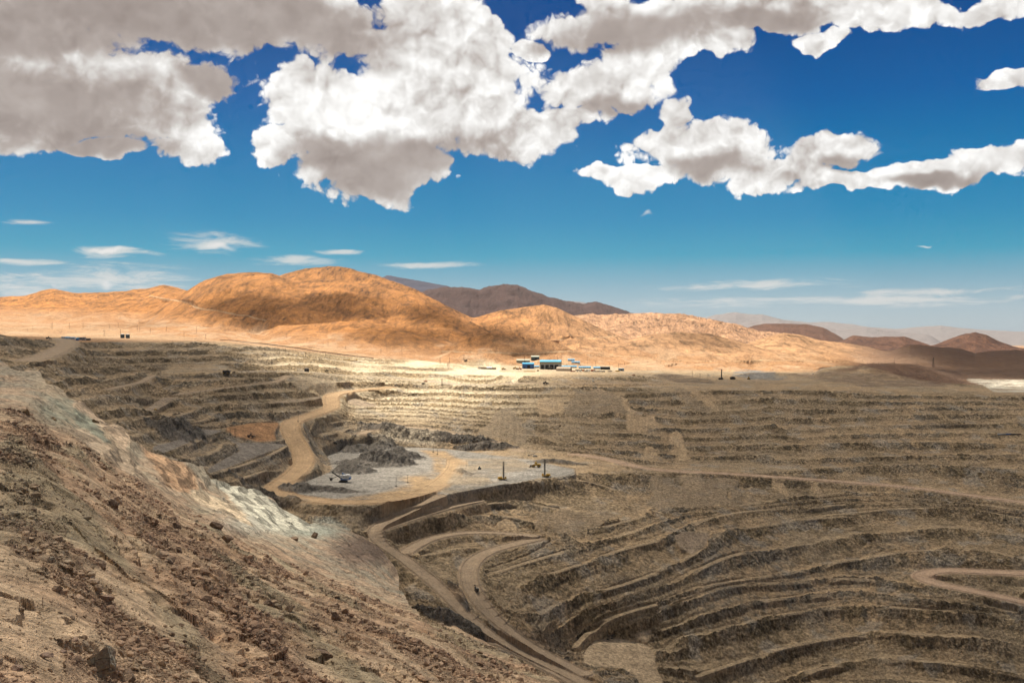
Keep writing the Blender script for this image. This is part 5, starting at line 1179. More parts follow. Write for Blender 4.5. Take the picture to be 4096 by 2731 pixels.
def box_truck(loc, rz, label, m=WHT, s=1.0, group='service trucks in the yard'):
    t = thing('service_truck', label, 'truck', loc, rz, group); t.scale = (s,) * 3
    MB().box((-1.2, 0, 2.3), (5.6, 2.4, 2.5)).build('cargo_box', m, t)
    c = MB().prof([(1.8, .7), (4.0, .7), (4.0, 1.9), (3.6, 2.9), (1.8, 2.9)], -1.1, 1.1).build('cab', m, t); MB().box((3.86, 0, 2.3), (.2, 1.9, .7), ry=-.35).build('windscreen', GLS, c)
    MB().box((0, 0, .8), (7.6, 1.4, .35)).build('chassis', DRK, t)
    for x in (-2.6, 2.8):
        for y in (-1.0, 1.0): MB().tube((x, y - .17, .55), (x, y + .17, .55), .55, 12).build('wheel', RUB, t)
    return t
def shed(loc, rz, L, W, Hh, label, wm, rm, doors=(), rise=None, name='industrial_shed', band=None, windows=0, group=None):
    """gabled shed, ridge along local x; local -y faces the pit"""
    t = thing(name, label, 'building', loc, rz, group); rise = rise or W * .16
    w = MB().profx([(-W / 2, -2.5), (W / 2, -2.5), (W / 2, Hh), (0, Hh + rise), (-W / 2, Hh)], -L / 2, L / 2).build('wall', wm, t)
    ov = .5
    MB().profx([(-W / 2 - ov, Hh - .1), (0, Hh + rise + .12), (W / 2 + ov, Hh - .1), (W / 2 + ov, Hh + .3), (0, Hh + rise + .55), (-W / 2 - ov, Hh + .3)], -L / 2 - ov, L / 2 + ov).build('roof', rm, t)
    if band:
        MB().profx([(-W / 2 - .06, Hh * .66), (W / 2 + .06, Hh * .66), (W / 2 + .06, Hh - .2), (0, Hh + rise - .3), (-W / 2 - .06, Hh - .2)], L / 2 - .4, L / 2 + .1).box((0, -W / 2 - .04, Hh * .90), (L, .1, Hh * .14)).build('cladding_band', band, t)
    for (dx, dw, dh) in doors:
        d = MB().box((dx, -W / 2 - .03, dh / 2), (dw, .1, dh)).build('door', BLK, t)
        MB().box((dx, -W / 2 - .06, dh + .25), (dw + .8, .16, .5)).box((dx - dw / 2 - .2, -W / 2 - .06, dh / 2), (.4, .16, dh)).box((dx + dw / 2 + .2, -W / 2 - .06, dh / 2), (.4, .16, dh)).build('frame', wm, d)
    for k in range(windows):
        MB().box((-L / 2 + (k + .5) * L / windows, -W / 2 - .03, Hh * .6), (L / windows * .45, .1, Hh * .3)).build('window', GLS, t)
    return t
def container(loc, rz, label, m, L=12, H_=2.6, name='shipping_container', group='containers and cabins'):
    t = thing(name, label, 'container', loc, rz, group)
    b = MB().box((0, 0, H_ / 2 + .1), (L, 2.5, H_))
    for k in range(int(L / .8)): b.box((-L / 2 + .5 + k * .8, -1.27, H_ / 2 + .1), (.35, .06, H_ * .86))
    b.build('body', m, t)
    MB().box((L / 2 + .03, -.6, H_ / 2 + .1), (.08, 1.15, H_ * .9)).box((L / 2 + .03, .6, H_ / 2 + .1), (.08, 1.15, H_ * .9)).build('door', m, t)
    return t
def tank(loc, label, r, h):
    t = thing('storage_tank', label, 'tank', loc, 0, 'twin storage tanks')
    MB().tube((0, 0, -1), (0, 0, h), r, 28).build('shell', TEAL, t)
    rf = MB(); n = 28; vs = [(r * 1.03 * math.cos(6.2832 * k / n), r * 1.03 * math.sin(6.2832 * k / n), h) for k in range(n)] + [(0, 0, h + 1.1)]
    vs2 = [(x, y, z + .35) for x, y, z in vs[:-1]]
    rf.add(vs[:-1] + vs2 + [(0, 0, h + 1.3)], [(k, (k + 1) % n, (k + 1) % n + n, k + n) for k in range(n)] + [(k + n, (k + 1) % n + n, 2 * n) for k in range(n)]).build('roof', WHT, t)
    MB().bar((r * .2, -r - .2, 0), (r * .2, -r - .2, h + .8), .5, .15).build('ladder', GRY, t)
    return t
def pole(loc, h, label, group, arms=1, base=False, w=.34):
    t = thing('light_mast' if base else 'utility_pole', label, 'mast' if base else 'utility pole', loc, 0, group)
    MB().tube((0, 0, -.6), (0, 0, h), w / 2, 8).build('post', DRK if base else WOOD, t)
    m = MB()
    for k in range(arms): m.box((0, 0, h - .5 - k * 1.3), (2.6, .2, .22))
    if not base:
        m.build('crossarm', WOOD, t)
        for x in (-1.1, 0, 1.1): MB().tube((x, 0, h - .4), (x, 0, h + .1), .12, 6).build('insulator', GLS, t)
    else:
        m.build('lamp_bar', DRK, t)
        MB().tube((0, 0, .0), (0, 0, .85), 1.5, 16).build('tyre_base', RUB, t)
    return t

# ---- machines in the pit
p = see(1373, 1927); shovel(p, math.radians(-6))
p = see(2008, 1919); drill(p, math.radians(4), 'tall drill rig with orange-yellow deck, left one on the grey drilled floor')
d2 = drill(see(2185, 1907), math.radians(184), 'tall drill rig with dull yellow deck near the right edge of the floor')
p = see(2883, 1518); dr3 = dup(d2, p, 0.2, 'slim dark drill rig left of the dark truck on the far right rim', 'blast hole drill rigs', {'yellow_paint': DRK}, 1.0)
hauls = [((2171, 1474), 2.9, 'yellow haul truck parked before the big grey shed', {}), ((2200, 1478), 3.0, 'dark haul truck parked before the big grey shed doors', {'yellow_paint': DRK}),
         ((1227, 1485), 1.6, 'boxy dark haul truck seen from behind on the sunlit haul road', {'yellow_paint': DRK}), ((2931, 1517), 0.4, 'dark haul truck tipping beside the rock heap on the right rim', {'yellow_paint': DRK}),
         ((1338, 1776), 0.5, 'small dark haul truck left of the grey rubble heap', {'yellow_paint': DRK})]
h0 = haul_truck(see(906, 1496), 3.1, 'loaded dark haul truck crossing the shaded upper bench at left'); 
for ch in h0.children:
    if ch.data.materials[0].name == 'yellow_paint': ch.data.materials[0] = DRK
h1 = None
for (uv, rz, lab, sw) in hauls:
    if h1 is None: h1 = haul_truck(see(*uv), rz, lab)
    else: dup(h1, see(*uv), rz, lab, 'haul trucks', sw, 1.0 if uv[0] != 1338 else .62)
L0 = loader(see(2144, 1868), 2.9, 'large yellow wheel loader between the two drills', YEL, 1.75)
for (u, v, rz, lab, sw, sc) in [(2995, 1517, 1.2, 'yellow loader in front of the grey rock heap on the rim', {}, 1.5), (2182, 1535, .3, 'small dark grader on the shaded road below the sheds', {'yellow_paint': DRK}, 1.3),
        (1003, 1749, .5, 'small brown loader on the orange floor', {'yellow_paint': RST}, 1.2), (2061, 1476, .2, 'yellow loader left of the blue workshop', {}, 1.4), (2078, 1478, 2.8, 'orange loader beside the blue workshop corner', {'yellow_paint': ORG}, 1.4),
        (2152, 1484, 1.6, 'small yellow loader in front of the blue workshop', {}, 1.1), (2014, 1478, .3, 'yellow loader by the dark stacked material yard', {}, 1.2), (1306, 1485, 3.0, 'small dark loader on the bright sunlit road', {'yellow_paint': DRK}, 1.0),
        (1918, 1876, 1.4, 'small dark green crawler machine on the pale grey floor', {'yellow_paint': TEAL}, .95), (623, 1641, .6, 'tiny yellow loader on the pale shaded ledge', {}, .6)]:
    dup(L0, see(u, v), rz, lab, 'wheel loaders and dozers', sw, sc)
X0 = excavator(see(1906, 2362), 2.0, 'dark excavator parked on the curving lower haul road', DRK, 1.1)
dup(X0, see(1864, 1446), .4, 'dark excavator standing on the far sunlit yard', 'excavators', None, 1.7)
P0 = pickup(see(2009, 1773), 2.8, 'dark pickup on the pale road above the drilled floor', DRK, 1.35)
for (u, v, rz, lab, m_) in [(1703, 1526, .2, 'orange pickup on the bright haul road', ORG), (1693, 1534, .1, 'grey pickup on the bright haul road beside the orange one', GRY), (2373, 1527, 1.3, 'white pickup on the berm road below the tent', WHT),
        (2535, 1501, .2, 'red pickup on the ramp right of the yard', RED), (3254, 1497, .1, 'white pickup on the dark road right of the rock heap', WHT), (2140, 1826, .4, 'grey pickup at the start of the right haul road', GRY)]:
    dup(P0, see(u, v), rz, lab, 'pickup trucks', {'dark_steel': m_}, 1.5)
# portable screening conveyor near the ramp
t = thing('mobile_conveyor', 'dark portable conveyor parked at the top of the grey floor', 'conveyor', see(2126, 1824), .35)
MB().bar((-6, 0, 1.2), (7, 0, 5.2), 1.2, .5).build('belt_frame', DRK, t); MB().box((-5, 0, 1.6), (2.6, 2.2, 1.6), taper=1.3).build('hopper', DRK, t)
for x in (-1, 2.5): MB().bar((x, -.9, 0), (x + 1, -.5, 3), .25).bar((x, .9, 0), (x + 1, .5, 3), .25).build('leg', DRK, t)

# ---- the plant yard on the rim
yd = lambda u, D: at_dist(u, D)
shed(yd(2203, 2700), math.radians(-7), 57, 34, 20, 'large grey workshop with bright blue roof and olive gable', GRY, LBL, [(-21, 8, 12), (-8.5, 9, 12), (4, 9, 12), (17, 10, 12)], 4.5, 'maintenance_shed', OLV)
shed(yd(2113, 2720), math.radians(-5), 31, 24, 12.5, 'deep blue workshop with lighter blue roof left of the large grey one', BLU, LBL, [(2, 8, 9), (-9, 3, 4)], 3.0, 'blue_workshop', None, 0)
t = thing('fabric_hangar', 'beige half round fabric hangar right of the large grey workshop', 'hangar', yd(2256, 2610), math.radians(-16))
arc = [(11 * math.cos(a), 10.5 * math.sin(a)) for a in np.linspace(0, math.pi, 17)]
MB().profx(arc, -19, 19).build('canvas', BEI, t); MB().box((19.06, 0, 3.6), (.1, 9, 7.2)).build('door', BLK, t)
for x in np.linspace(-18, 18, 7): 
    r_ = MB(); 
    for a, b_ in zip(np.linspace(0, math.pi, 13)[:-1], np.linspace(0, math.pi, 13)[1:]): r_.bar((x, 11.1 * math.cos(a), 10.6 * math.sin(a)), (x, 11.1 * math.cos(b_), 10.6 * math.sin(b_)), .35)
    r_.build('rib', CON, t)
shed(yd(2093, 2900), -.06, 38, 22, 8, 'long sage green shed behind the blue workshop', SGE, SGE, [(5, 6, 5)], 3, 'storage_shed', group='sage green sheds')
shed(yd(2141, 2960), -.06, 24, 20, 9, 'shorter dark green shed next to the large grey workshop', TEAL, SGE, [(2, 6, 5)], 3, 'storage_shed', group='sage green sheds')
for (u, D, L, W, lab, wn) in [(2277, 2790, 42, 10, 'long white office row with blue roof behind the tent', 7), (2285, 2960, 20, 9, 'small white cabin with blue roof higher behind the yard', 3), (2339, 2760, 34, 9, 'low blue roofed office behind the parked white trucks', 6),
                         (2391, 2740, 24, 10, 'rightmost blue roofed office beside the black shed', 4), (2147, 2760, 14, 9, 'small blue roofed annex between the two workshops', 2), (2303, 2900, 24, 8, 'pale blue roofed cabin behind the office row', 3)]:
    shed(yd(u, D), -.08, L, W, 4.2, lab, WHT, LBL, [(L * .1, 1.2, 2.3)], 1.6, 'office_building', None, wn, 'blue roofed offices')
shed(yd(2421, 2720), -.05, 26, 12, 6.5, 'black shed at the right end of the office row', BLK, DRK, [(3, 5, 4.5)], 1.2, 'black_shed')
shed(yd(2485, 2680), -.1, 15, 9, 6, 'lone pale blue grey box building right of the yard', mat('slate_cladding', (.26, .33, .38)), GRY, [(1, 3, 3)], .6, 'pump_house')
t = thing('crane_boom', 'long yellow lattice crane boom lying on the yard edge', 'crane boom', yd(2118, 2530), -.03)
m = MB()
for y in (-1.2, 1.2):
    for z in (.4, 3.0): m.bar((-15, y, z), (15, y, z), .5)
for k in range(15): m.bar((-15 + 2 * k, -1.2, .4), (-13 + 2 * k, -1.2, 3.0), .3).bar((-15 + 2 * k, 1.2, 3.0), (-13 + 2 * k, 1.2, .4), .3)
m.build('lattice', YEL, t)
cols = [WHT, WHT, ORG, GRY, WHT, RED, WHT, BEI, WHT, GRY]
names = 'first second third fourth fifth sixth seventh eighth ninth tenth eleventh twelfth'.split()
T0_ = None
for k in range(10):
    u = 2310 + k * 11.5; lab = '%s service truck from the left in the row right of the tent' % names[k]
    if T0_ is None: T0_ = box_truck(yd(u, 2560), 1.2, lab, WHT, 1.1)
    else: dup(T0_, yd(u, 2560 + 40 * (k % 3 - 1)), .3 + (k * 1.7) % 2.6, lab, 'service trucks in the yard', {'white_paint': cols[k]}, 1.1)
C0 = None
cn_ = [(2310, 2640, RST, 'rusty container behind the truck row'), (2330, 2650, DRK, 'black container behind the truck row'), (2352, 2640, WHT, 'white container behind the truck row'), (2372, 2655, ORG, 'orange container behind the truck row'), (2292, 2560, RED, 'red container against the tent end'),
       (2395, 2600, GRY, 'grey container near the black shed'), (2470, 2640, YEL, 'yellow container near the lone box building'), (2440, 2620, CON, 'pale container between black shed and box building')]
for u, D, m_, lab in cn_:
    if C0 is None: C0 = container(yd(u, D), .1, lab, m_)
    else: c_ = dup(C0, yd(u, D), .1 + (u % 7) * .04, lab, 'containers and cabins', {'rusty_steel': m_})
# stacked material at the left of the yard
for k in range(12):
    u = 1918 + (k % 6) * 12; D = 2660 - 70 * (k // 6); t = thing('storage_rack', '%s dark storage rack in the %s row of the material yard' % (names[k % 6], 'rear' if k < 6 else 'front'), 'rack', yd(u, D), .1, 'storage racks')
    m = MB(); 
    for x in (-4.3, 0, 4.3):
        for y in (-1.5, 1.5): m.bar((x, y, 0), (x, y, 4.2), .4)
    m.build('frame', DRK, t)
    for z in (.9, 2.1, 3.3): MB().box((0, 0, z), (9.0, 2.8, .85)).build('shelf', RST if k % 3 else GRY, t)
for k in range(4):
    t = tag(MB().tube((0, 0, -1), (0, 0, 9 - k), .5, 8).box((0, 0, 8.6 - k), (1.4, 1.4, .5)).build('steel_column', DRK, None), '%s upright steel column behind the dark storage racks' % names[k], 'column', 'steel columns'); t.location = yd(1948 + 7 * k, 2720)
shed(yd(1957, 2630), .05, 14, 8, 4, 'white open shelter amid the dark storage racks', WHT, WHT, [(0, 6, 3)], 1.5, 'shelter')
for k, (u, v) in enumerate([(1384, 1441), (1414, 1443)]):
    t = thing('low_trailer', ['left', 'right'][k] + ' long yellow trailer parked on the pale slope below the conveyor', 'trailer', see(u, v), -.05, 'long yellow trailers')
    MB().box((0, 0, 1.6), (20, 3, .9)).box((8, 0, 2.8), (3, 2.8, 1.6)).build('bed', YEL, t)
    for x in (-7, -5, 6): MB().tube((x, -1.6, .6), (x, 1.6, .6), .6, 10).build('wheel', RUB, t)
# ---- left rim: cabins and two tanks
tank(at_dist(490, 2560), 'left one of two dark cylindrical tanks on the left rim', 5.2, 9.6); tank(at_dist(511, 2560), 'right one of two dark cylindrical tanks on the left rim', 5.2, 9.6)
for u, D, L, wm, rm, lab in [(262, 2250, 16, WHT, GRY, 'small white hut, leftmost of the cabins on the left rim'), (282, 2160, 20, WHT, LBL, 'low white cabin with blue roof on the left rim'), (300, 2190, 16, BLU, LBL, 'small blue cabin in the middle of the left rim row'),
                             (326, 2240, 18, GRY, DRK, 'tall grey cabin near the right end of the left rim row'), (348, 2260, 14, DRK, DRK, 'dark cabin at the right end of the left rim row')]:
    shed(at_dist(u, D), .03, L, 6, 3.6 if 'tall' not in lab else 5.5, lab, wm, rm, [(L * .2, 1.4, 2.3)], .8, 'site_cabin', None, 3, 'cabins on the left rim')
dup(L0, at_dist(194, 2120), .2, 'dark loader left of the cabins on the left rim', 'wheel loaders and dozers', {'yellow_paint': DRK}, 1.2)
t = thing('flatbed_trailer', 'long dark flatbed parked beside the ramp at far left', 'trailer', see(146, 1462), -.05); MB().box((0, 0, 1.1), (12, 2.6, .6)).box((-4, 0, 2.0), (3, 2.4, 1.4)).build('bed', DRK, t)
for x in (-4, 3, 4.4): MB().tube((x, -1.3, .5), (x, 1.3, .5), .5, 10).build('wheel', RUB, t)
# pumping station on the far right wall
for k, (u, m_, L) in enumerate([(4000, WHT, 8), (4018, GRY, 6), (4034, BLU, 12), (4056, DRK, 10), (4074, RST, 8)]):
    dup(C0, see(u, 1738), .05, ['small white', 'grey', 'blue', 'dark', 'rusty'][k] + ' container in the row on the right wall ledge', 'containers on the right wall ledge', {'rusty_steel': m_}, .8)
# ---- the overland conveyor along the foot of the hills
cp = [see(*q) for q in [(880, 1363), (960, 1367), (1040, 1377), (1120, 1388), (1200, 1398), (1280, 1411), (1360, 1420), (1440, 1431), (1500, 1438)]]
t = thing('overland_conveyor', 'long dark conveyor on trestles running below the orange hills', 'conveyor', cp[0]); o = cp[0]
pts = []
for a, b_ in zip(cp[:-1], cp[1:]):
    for q in np.linspace(0, 1, 9)[:-1]:
        x = a.lerp(b_, q); x = Vector((x.x, x.y, ground_at(x.x, x.y))); pts.append(x)
m = MB()
hz = [p_.z for p_ in pts]; hz = np.convolve(np.pad(hz, 4, mode='edge'), np.ones(9) / 9, 'valid')
for k in range(len(pts) - 1): m.bar(Vector((pts[k].x, pts[k].y, hz[k] + 3.4)) - o, Vector((pts[k + 1].x, pts[k + 1].y, hz[k + 1] + 3.4)) - o, 2.0, 1.5)
m.build('belt_gallery', DRK, t)
for k in range(len(pts)): q = Vector((pts[k].x, pts[k].y, hz[k])) - o; MB().bar(q + Vector((0, 0, -3)), q + Vector((0, 0, 3)), 1.0).build('leg', CON, t)

# ---- poles and masts
def pole_set(crop, rows, group, where, base=False, hD=None, w=.5):
    rows = sorted(rows)
    for k, (x, yt, yb) in enumerate(rows):
        (a,) = src(crop, [(x, yb)]); (b_,) = src(crop, [(x, yt)])
        g = see(*a); h = (a[1] - b_[1]) / FPX * g.y; h = min(max(h, 5), 34)
        nm = 'pole' if not base else 'lighting mast'
        od = names[k] if k < 12 else '%dth' % (k + 1)
        pole(g, h, '%s %s from the left %s' % (od, nm, where), group, 2 if not base else 1, base, w)
pole_set('c1', [(438, 628, 668), (450, 622, 668), (594, 625, 672), (711, 615, 665), (938, 632, 672), (1012, 622, 664), (1174, 628, 692), (1195, 655, 698), (1288, 670, 712), (1424, 655, 695), (281, 645, 684), (238, 672, 700), (891, 685, 733), (1031, 677, 727), (1574, 698, 748), (1681, 655, 712), (1759, 720, 758), (1925, 672, 714)], 'poles on the left plain', 'on the sandy plain at left', w=.8)
pole_set('c2', [(314, 710, 752), (488, 745, 778), (668, 785, 822), (819, 820, 852), (303, 840, 868), (476, 875, 908), (652, 893, 922), (1120, 850, 888), (1299, 838, 890), (1707, 918, 962)], 'poles below the central hill', 'along the foot of the central hill', w=.8)
pole_set('c2', [(1618, 918, 972), (1630, 918, 972), (1824, 895, 944), (1832, 895, 944), (1690, 965, 1002), (1702, 965, 1002), (1638, 1100, 1162), (1648, 1100, 1162)], 'poles on the bright rim', 'on the bright rim left of the sheds', w=.7)
pole_set('c3', [(211, 905, 985), (462, 905, 975), (490, 905, 975), (746, 912, 975), (818, 948, 990), (1013, 970, 1018), (1644, 1033, 1087), (1711, 1055, 1092), (1777, 1060, 1106), (1787, 1062, 1106)], 'poles around the plant yard', 'around and right of the plant yard', w=.7)
pole_set('m4', [(2013, 440, 528), (2098, 452, 555), (1460, 615, 682), (1505, 620, 697)], 'masts in the left pit', 'beside the orange floor and winding road', True, w=.45)
pole_set('c8', [(1150, 690, 748), (1228, 668, 722), (1400, 470, 519), (1427, 490, 533)], 'masts around the sandy loop', 'around the sandy loop road', True, w=.45)
pole_set('m1', [(1862, 1055, 1178), (1897, 1040, 1168), (1910, 1040, 1143)], 'masts by the deepest floor', 'by the round deepest floor', True, w=.3)
pole_set('c7', [(1967, 608, 662), (1978, 615, 663)], 'masts on the right wall', 'on the ledge of the right wall', True, w=.4)
# lattice pylon on the brown hill
g = see(3733, 1469); hT = 41 / FPX * g.y
t = thing('lattice_pylon', 'tall lattice power pylon on the shaded brown hill at right', 'pylon', g)
for sx in (-1, 1):
    for sy in (-1, 1): MB().bar((sx * 3.4, sy * 3.4, -1), (sx * .8, sy * .8, hT), .5).build('leg', DRK, t)
m = MB()
for k in range(7):
    z0, z1 = hT * k / 7, hT * (k + 1) / 7; r0, r1 = 3.4 - 2.6 * k / 7, 3.4 - 2.6 * (k + 1) / 7
    for sy in (-1, 1): m.bar((-r0, sy * r0, z0), (r1, sy * r1, z1), .3).bar((r0, sy * r0, z0), (-r1, sy * r1, z1), .3)
m.build('bracing', DRK, t)
for z in (.72, .86, .98): MB().bar((-6, 0, hT * z), (6, 0, hT * z), .5).build('crossarm', DRK, t)
# survey stakes in the foreground
for k, (x, yt, yb) in enumerate([(236, 1095, 1137), (600, 1225, 1272)]):
    (a,) = src('c5', [(x, yb)]); g = see(*a); h = (yb - yt) / 1.3867 / FPX * g.y
    t = tag(MB().bar((0, 0, -.2), (.03, 0, h), .045).box((.03, 0, h), (.09, .05, .12)).build('survey_stake', RST, None), ['thin dark stake standing in the gravel at far left', 'thin dark stake standing above the big grey outcrop'][k], 'stake', 'survey stakes'); t.location = g

# ---- outcrops and boulders on the near slope
def rock_thing(name, u, v, wpx, hpx, label, cat, col, seed, group, rough=.22, sq=1.0):
    import bmesh
    g = see(u, v); k = g.y / FPX; w = wpx * k / 2; h = hpx * k
    bm = bmesh.new(); bmesh.ops.create_icosphere(bm, subdivisions=4 if wpx > 30 else 3, radius=1.15)
    r = random.Random(seed); P = [(Vector((r.gauss(0, 1), r.gauss(0, 1), r.gauss(0, .8))).normalized(), r.uniform(.34, .68)) for _ in range(15)]
    for vv in bm.verts:
        for n, l in P:
            d = vv.co.dot(n)
            if d > l: vv.co -= n * (d - l)
    A = np.array([vv.co[:] for vv in bm.verts], np.float32)
    nz_ = ridged(A[:, 0] * 2.3 + seed, A[:, 2] * 2.3 + A[:, 1] * 1.7, 4, seed % 50, .6) * rough
    for vv, q in zip(bm.verts, nz_): vv.co *= 1 + float(q); vv.co.x *= w * (1.25 if cat == 'outcrop' else 1.0); vv.co.y *= w * 1.2; vv.co.z = vv.co.z * min(h, w * 1.9) * (.60 if cat == 'outcrop' else .5)
    me = bpy.data.meshes.new(name); bm.to_mesh(me); bm.free(); me.materials.append(col)
    o = bpy.data.objects.new(name, me); COL.objects.link(o); o.location = g + Vector((0, w * .5, min(h, w * 1.9) * (.02 if cat == 'outcrop' else .12))); o.rotation_euler = (r.uniform(-.1, .1), .42 + r.uniform(-.15, .15), r.uniform(-.4, .4))
    tag(o, label, cat, group); return o
def stone_mat(name, c1, c2):
    m = bpy.data.materials.new(name); m.use_nodes = True; t = m.node_tree; t.nodes.clear(); b = NB(t)
    out = b.n('ShaderNodeOutputMaterial'); bs = b.n('ShaderNodeBsdfPrincipled'); bs.inputs['Roughness'].default_value = .9
    geo = b.n('ShaderNodeNewGeometry'); n = b.noise(geo.outputs['Position'], .8, 6, .7); n2 = b.noise(geo.outputs['Position'], 5, 4, .65)
    vo = b.n('ShaderNodeTexVoronoi', {'Vector': b.v('MULTIPLY', geo.outputs['Position'], (1, 1, .5)), 'Scale': 1.1}, feature='DISTANCE_TO_EDGE')
    cr = b.mr(vo.outputs[0], 0, .05, .45, 1)
    c = b.v('SCALE', b.mix(b.mr(n, .4, .62), (*c1, 1), (*c2, 1)), scale=b.m('MULTIPLY', cr, b.mr(n2, .3, .7, .75, 1.25)))
    b.set(bs, 'Base Color', c); bp = b.n('ShaderNodeBump', {'Height': b.m('ADD', n2, cr), 'Distance': .12, 'Strength': .8}); t.links.new(bp.outputs[0], bs.inputs['Normal']); t.links.new(bs.outputs[0], out.inputs[0]); return m
SG = stone_mat('grey_green_stone', (.30, .27, .20), (.20, .12, .07)); SB = stone_mat('brown_stone', (.17, .105, .065), (.27, .18, .11)); SP = stone_mat('pink_stone', (.36, .24, .17), (.24, .15, .10)); SD = stone_mat('dark_stone', (.16, .10, .068), (.25, .165, .10)); SY = stone_mat('ochre_stone', (.32, .22, .11), (.15, .09, .05))
for k, (u, v, w_, h_, lab, m_) in enumerate([(385, 2690, 165, 150, 'big fractured grey green rock outcrop at bottom left', SG), (500, 2715, 90, 70, 'broken brown outcrop just right of the big grey green one', SB), (562, 2520, 46, 95, 'tall narrow dark rust outcrop on the gravel slope', SD),
        (195, 2245, 50, 44, 'dark grey splintered outcrop at left middle of the slope', SG), (1305, 2635, 80, 58, 'dark jagged outcrop low on the slope near bottom centre', SD), (860, 2112, 54, 26, 'dark crested outcrop on the upper near slope', SD), (895, 2160, 46, 56, 'brown block outcrop right below the crested one', SB),
        (700, 2110, 40, 62, 'dark rust outcrop at mid slope, higher of a pair', SD), (715, 2210, 36, 60, 'dark rust outcrop at mid slope, lower of a pair', SD), (1178, 2160, 40, 58, 'pointed brown fin of rock beside the pale patch', SB), (1252, 2150, 34, 46, 'second brown rock fin right of the pale patch', SB),
        (445, 2030, 66, 70, 'dark stepped outcrop amid rubble at left', SD), (100, 1655, 42, 95, 'ochre cliff block on the upper left shoulder', SY), (185, 1770, 30, 60, 'dark brown cliff edge on the upper left shoulder', SB), (215, 1680, 26, 60, 'rust coloured cliff edge below the pale ledge', SY), (380, 1690, 30, 50, 'orange brown rock step on the pale shoulder', SY),
        (1075, 2420, 52, 50, 'dark outcrop on the right part of the near slope', SD), (1340, 2480, 44, 40, 'jagged dark crest above the grey pit floor', SD), (420, 2400, 60, 46, 'pinkish shattered outcrop at left centre', SP)]):
    rock_thing('rock_outcrop', u, v, w_, h_, lab, 'outcrop', m_, 300 + k, 'rock outcrops on the near slope', .30)
for k, (u, v, w_, h_, lab, m_) in enumerate([(288, 2472, 34, 22, 'angular brown boulder on the gravel at left', SB), (296, 2564, 40, 22, 'flat tan boulder above the big grey green outcrop', SP), (681, 2542, 30, 18, 'rust brown boulder alone on the gravel right of the tall outcrop', SB), (735, 2568, 28, 14, 'dark flat boulder at the head of a small stone line', SD),
        (728, 2588, 42, 22, 'pink layered boulder in the small stone line', SP), (655, 2548, 22, 14, 'grey boulder left of the pink layered one', SG), (672, 2608, 34, 22, 'brown boulder below the grey one', SB), (768, 2615, 28, 18, 'grey cracked boulder low on the gravel', SG), (890, 2715, 36, 20, 'dark boulder at the bottom edge of the slope', SD), (724, 2504, 26, 14, 'small rust boulder above the stone line', SB),
        (85, 2440, 34, 20, 'dark brown boulder near the left edge', SB), (170, 2630, 60, 34, 'pink boulder in the rubble at the bottom left corner', SP), (60, 2680, 70, 40, 'largest pale boulder in the bottom left corner', SP), (250, 2610, 34, 22, 'pale stone left of the big outcrop', SP), (1110, 2340, 16, 10, 'lone small tan boulder on smooth slope', SY)]):
    rock_thing('boulder', u, v, w_, h_, lab, 'boulder', m_, 400 + k, 'boulders on the near slope', .15)
print('things', round(time.time() - T0, 1))

# ------------------------------------------------------------------ unseen cloud overhead, shaped to cast the shade on pit and hills
LIT = [(1.0, [(-1500, 900), (-1500, 1336), (0, 1342), (450, 1354), (900, 1370), (960, 1388), (1075, 1475), (1120, 1500), (1290, 1530), (1330, 1570), (1340, 1630), (1400, 1690), (1480, 1735), (1600, 1735), (1750, 1700), (1900, 1640),
              (2000, 1595), (2080, 1560), (2200, 1520), (2500, 1497), (2620, 1494), (2800, 1500), (3000, 1496), (3270, 1488), (3420, 1448), (3680, 1462), (3690, 1450), (3560, 1405), (3480, 1378), (3420, 1330), (3600, 900)]),
       (0.9, [(620, 1975), (700, 1940), (860, 1960), (960, 1955), (1060, 1985), (1200, 2080), (1380, 2120), (1390, 2150), (1150, 2210), (1000, 2150), (900, 2100), (760, 2050), (640, 2010)]),
       (0.65, [(60, 1480), (300, 1500), (420, 1640), (520, 1760), (420, 1760), (250, 1640), (120, 1560)]),
       (0.50, [(1250, 1750), (1600, 1740), (2000, 1700), (2300, 1800), (2350, 1920), (1900, 1960), (1300, 1980), (1080, 1950), (1180, 1800)]),
       (0.9, [(3860, 1516), (4600, 1516), (4600, 1552), (3920, 1552)])]
SHADE = [(1010, 1225, 215, 52, 1.), (1350, 1218, 230, 42, 1.), (1180, 1266, 260, 24, .9), (1720, 1258, 100, 44, 1.), (1600, 1335, 210, 26, .85), (1950, 1345, 200, 44, .95), (2800, 1352, 130, 24, .7), (560, 1300, 220, 12, .4), (1750, 1400, 140, 14, .5), (3050, 1330, 90, 18, .5)]
CZ = 4500.0
reg_s = np.linspace(-SMAX, SMAX, 240); reg_l = np.linspace(math.log(45), math.log(40000), 500)
REG = np.array([np.interp(reg_l, lD[int(round((q_ + SMAX) / (2 * SMAX) * (NC - 1)))], (np.where(isnear, zn, newz))[int(round((q_ + SMAX) / (2 * SMAX) * (NC - 1)))]) for q_ in reg_s])
def height_at(x, y):
    y = np.maximum(y, 46.0)
    a = np.clip((x / y + SMAX) / (2 * SMAX) * 239, 0, 238.999); b = np.clip((np.log(y) - reg_l[0]) / (reg_l[1] - reg_l[0]), 0, 498.999)
    i = a.astype(int); j = b.astype(int); fa = a - i; fb = b - j
    return (REG[i, j] * (1 - fa) + REG[i + 1, j] * fa) * (1 - fb) + (REG[i, j + 1] * (1 - fa) + REG[i + 1, j + 1] * fa) * fb
cell = 45.0
gxs = np.arange(-6600, 5200, cell); gys = np.arange(1500, 9000, cell)
GX_, GY_ = np.meshgrid(gxs, gys, indexing='ij')
zg = np.full(GX_.shape, -150.0)
sx_, sy_ = sun_vec.x / sun_vec.z, sun_vec.y / sun_vec.z
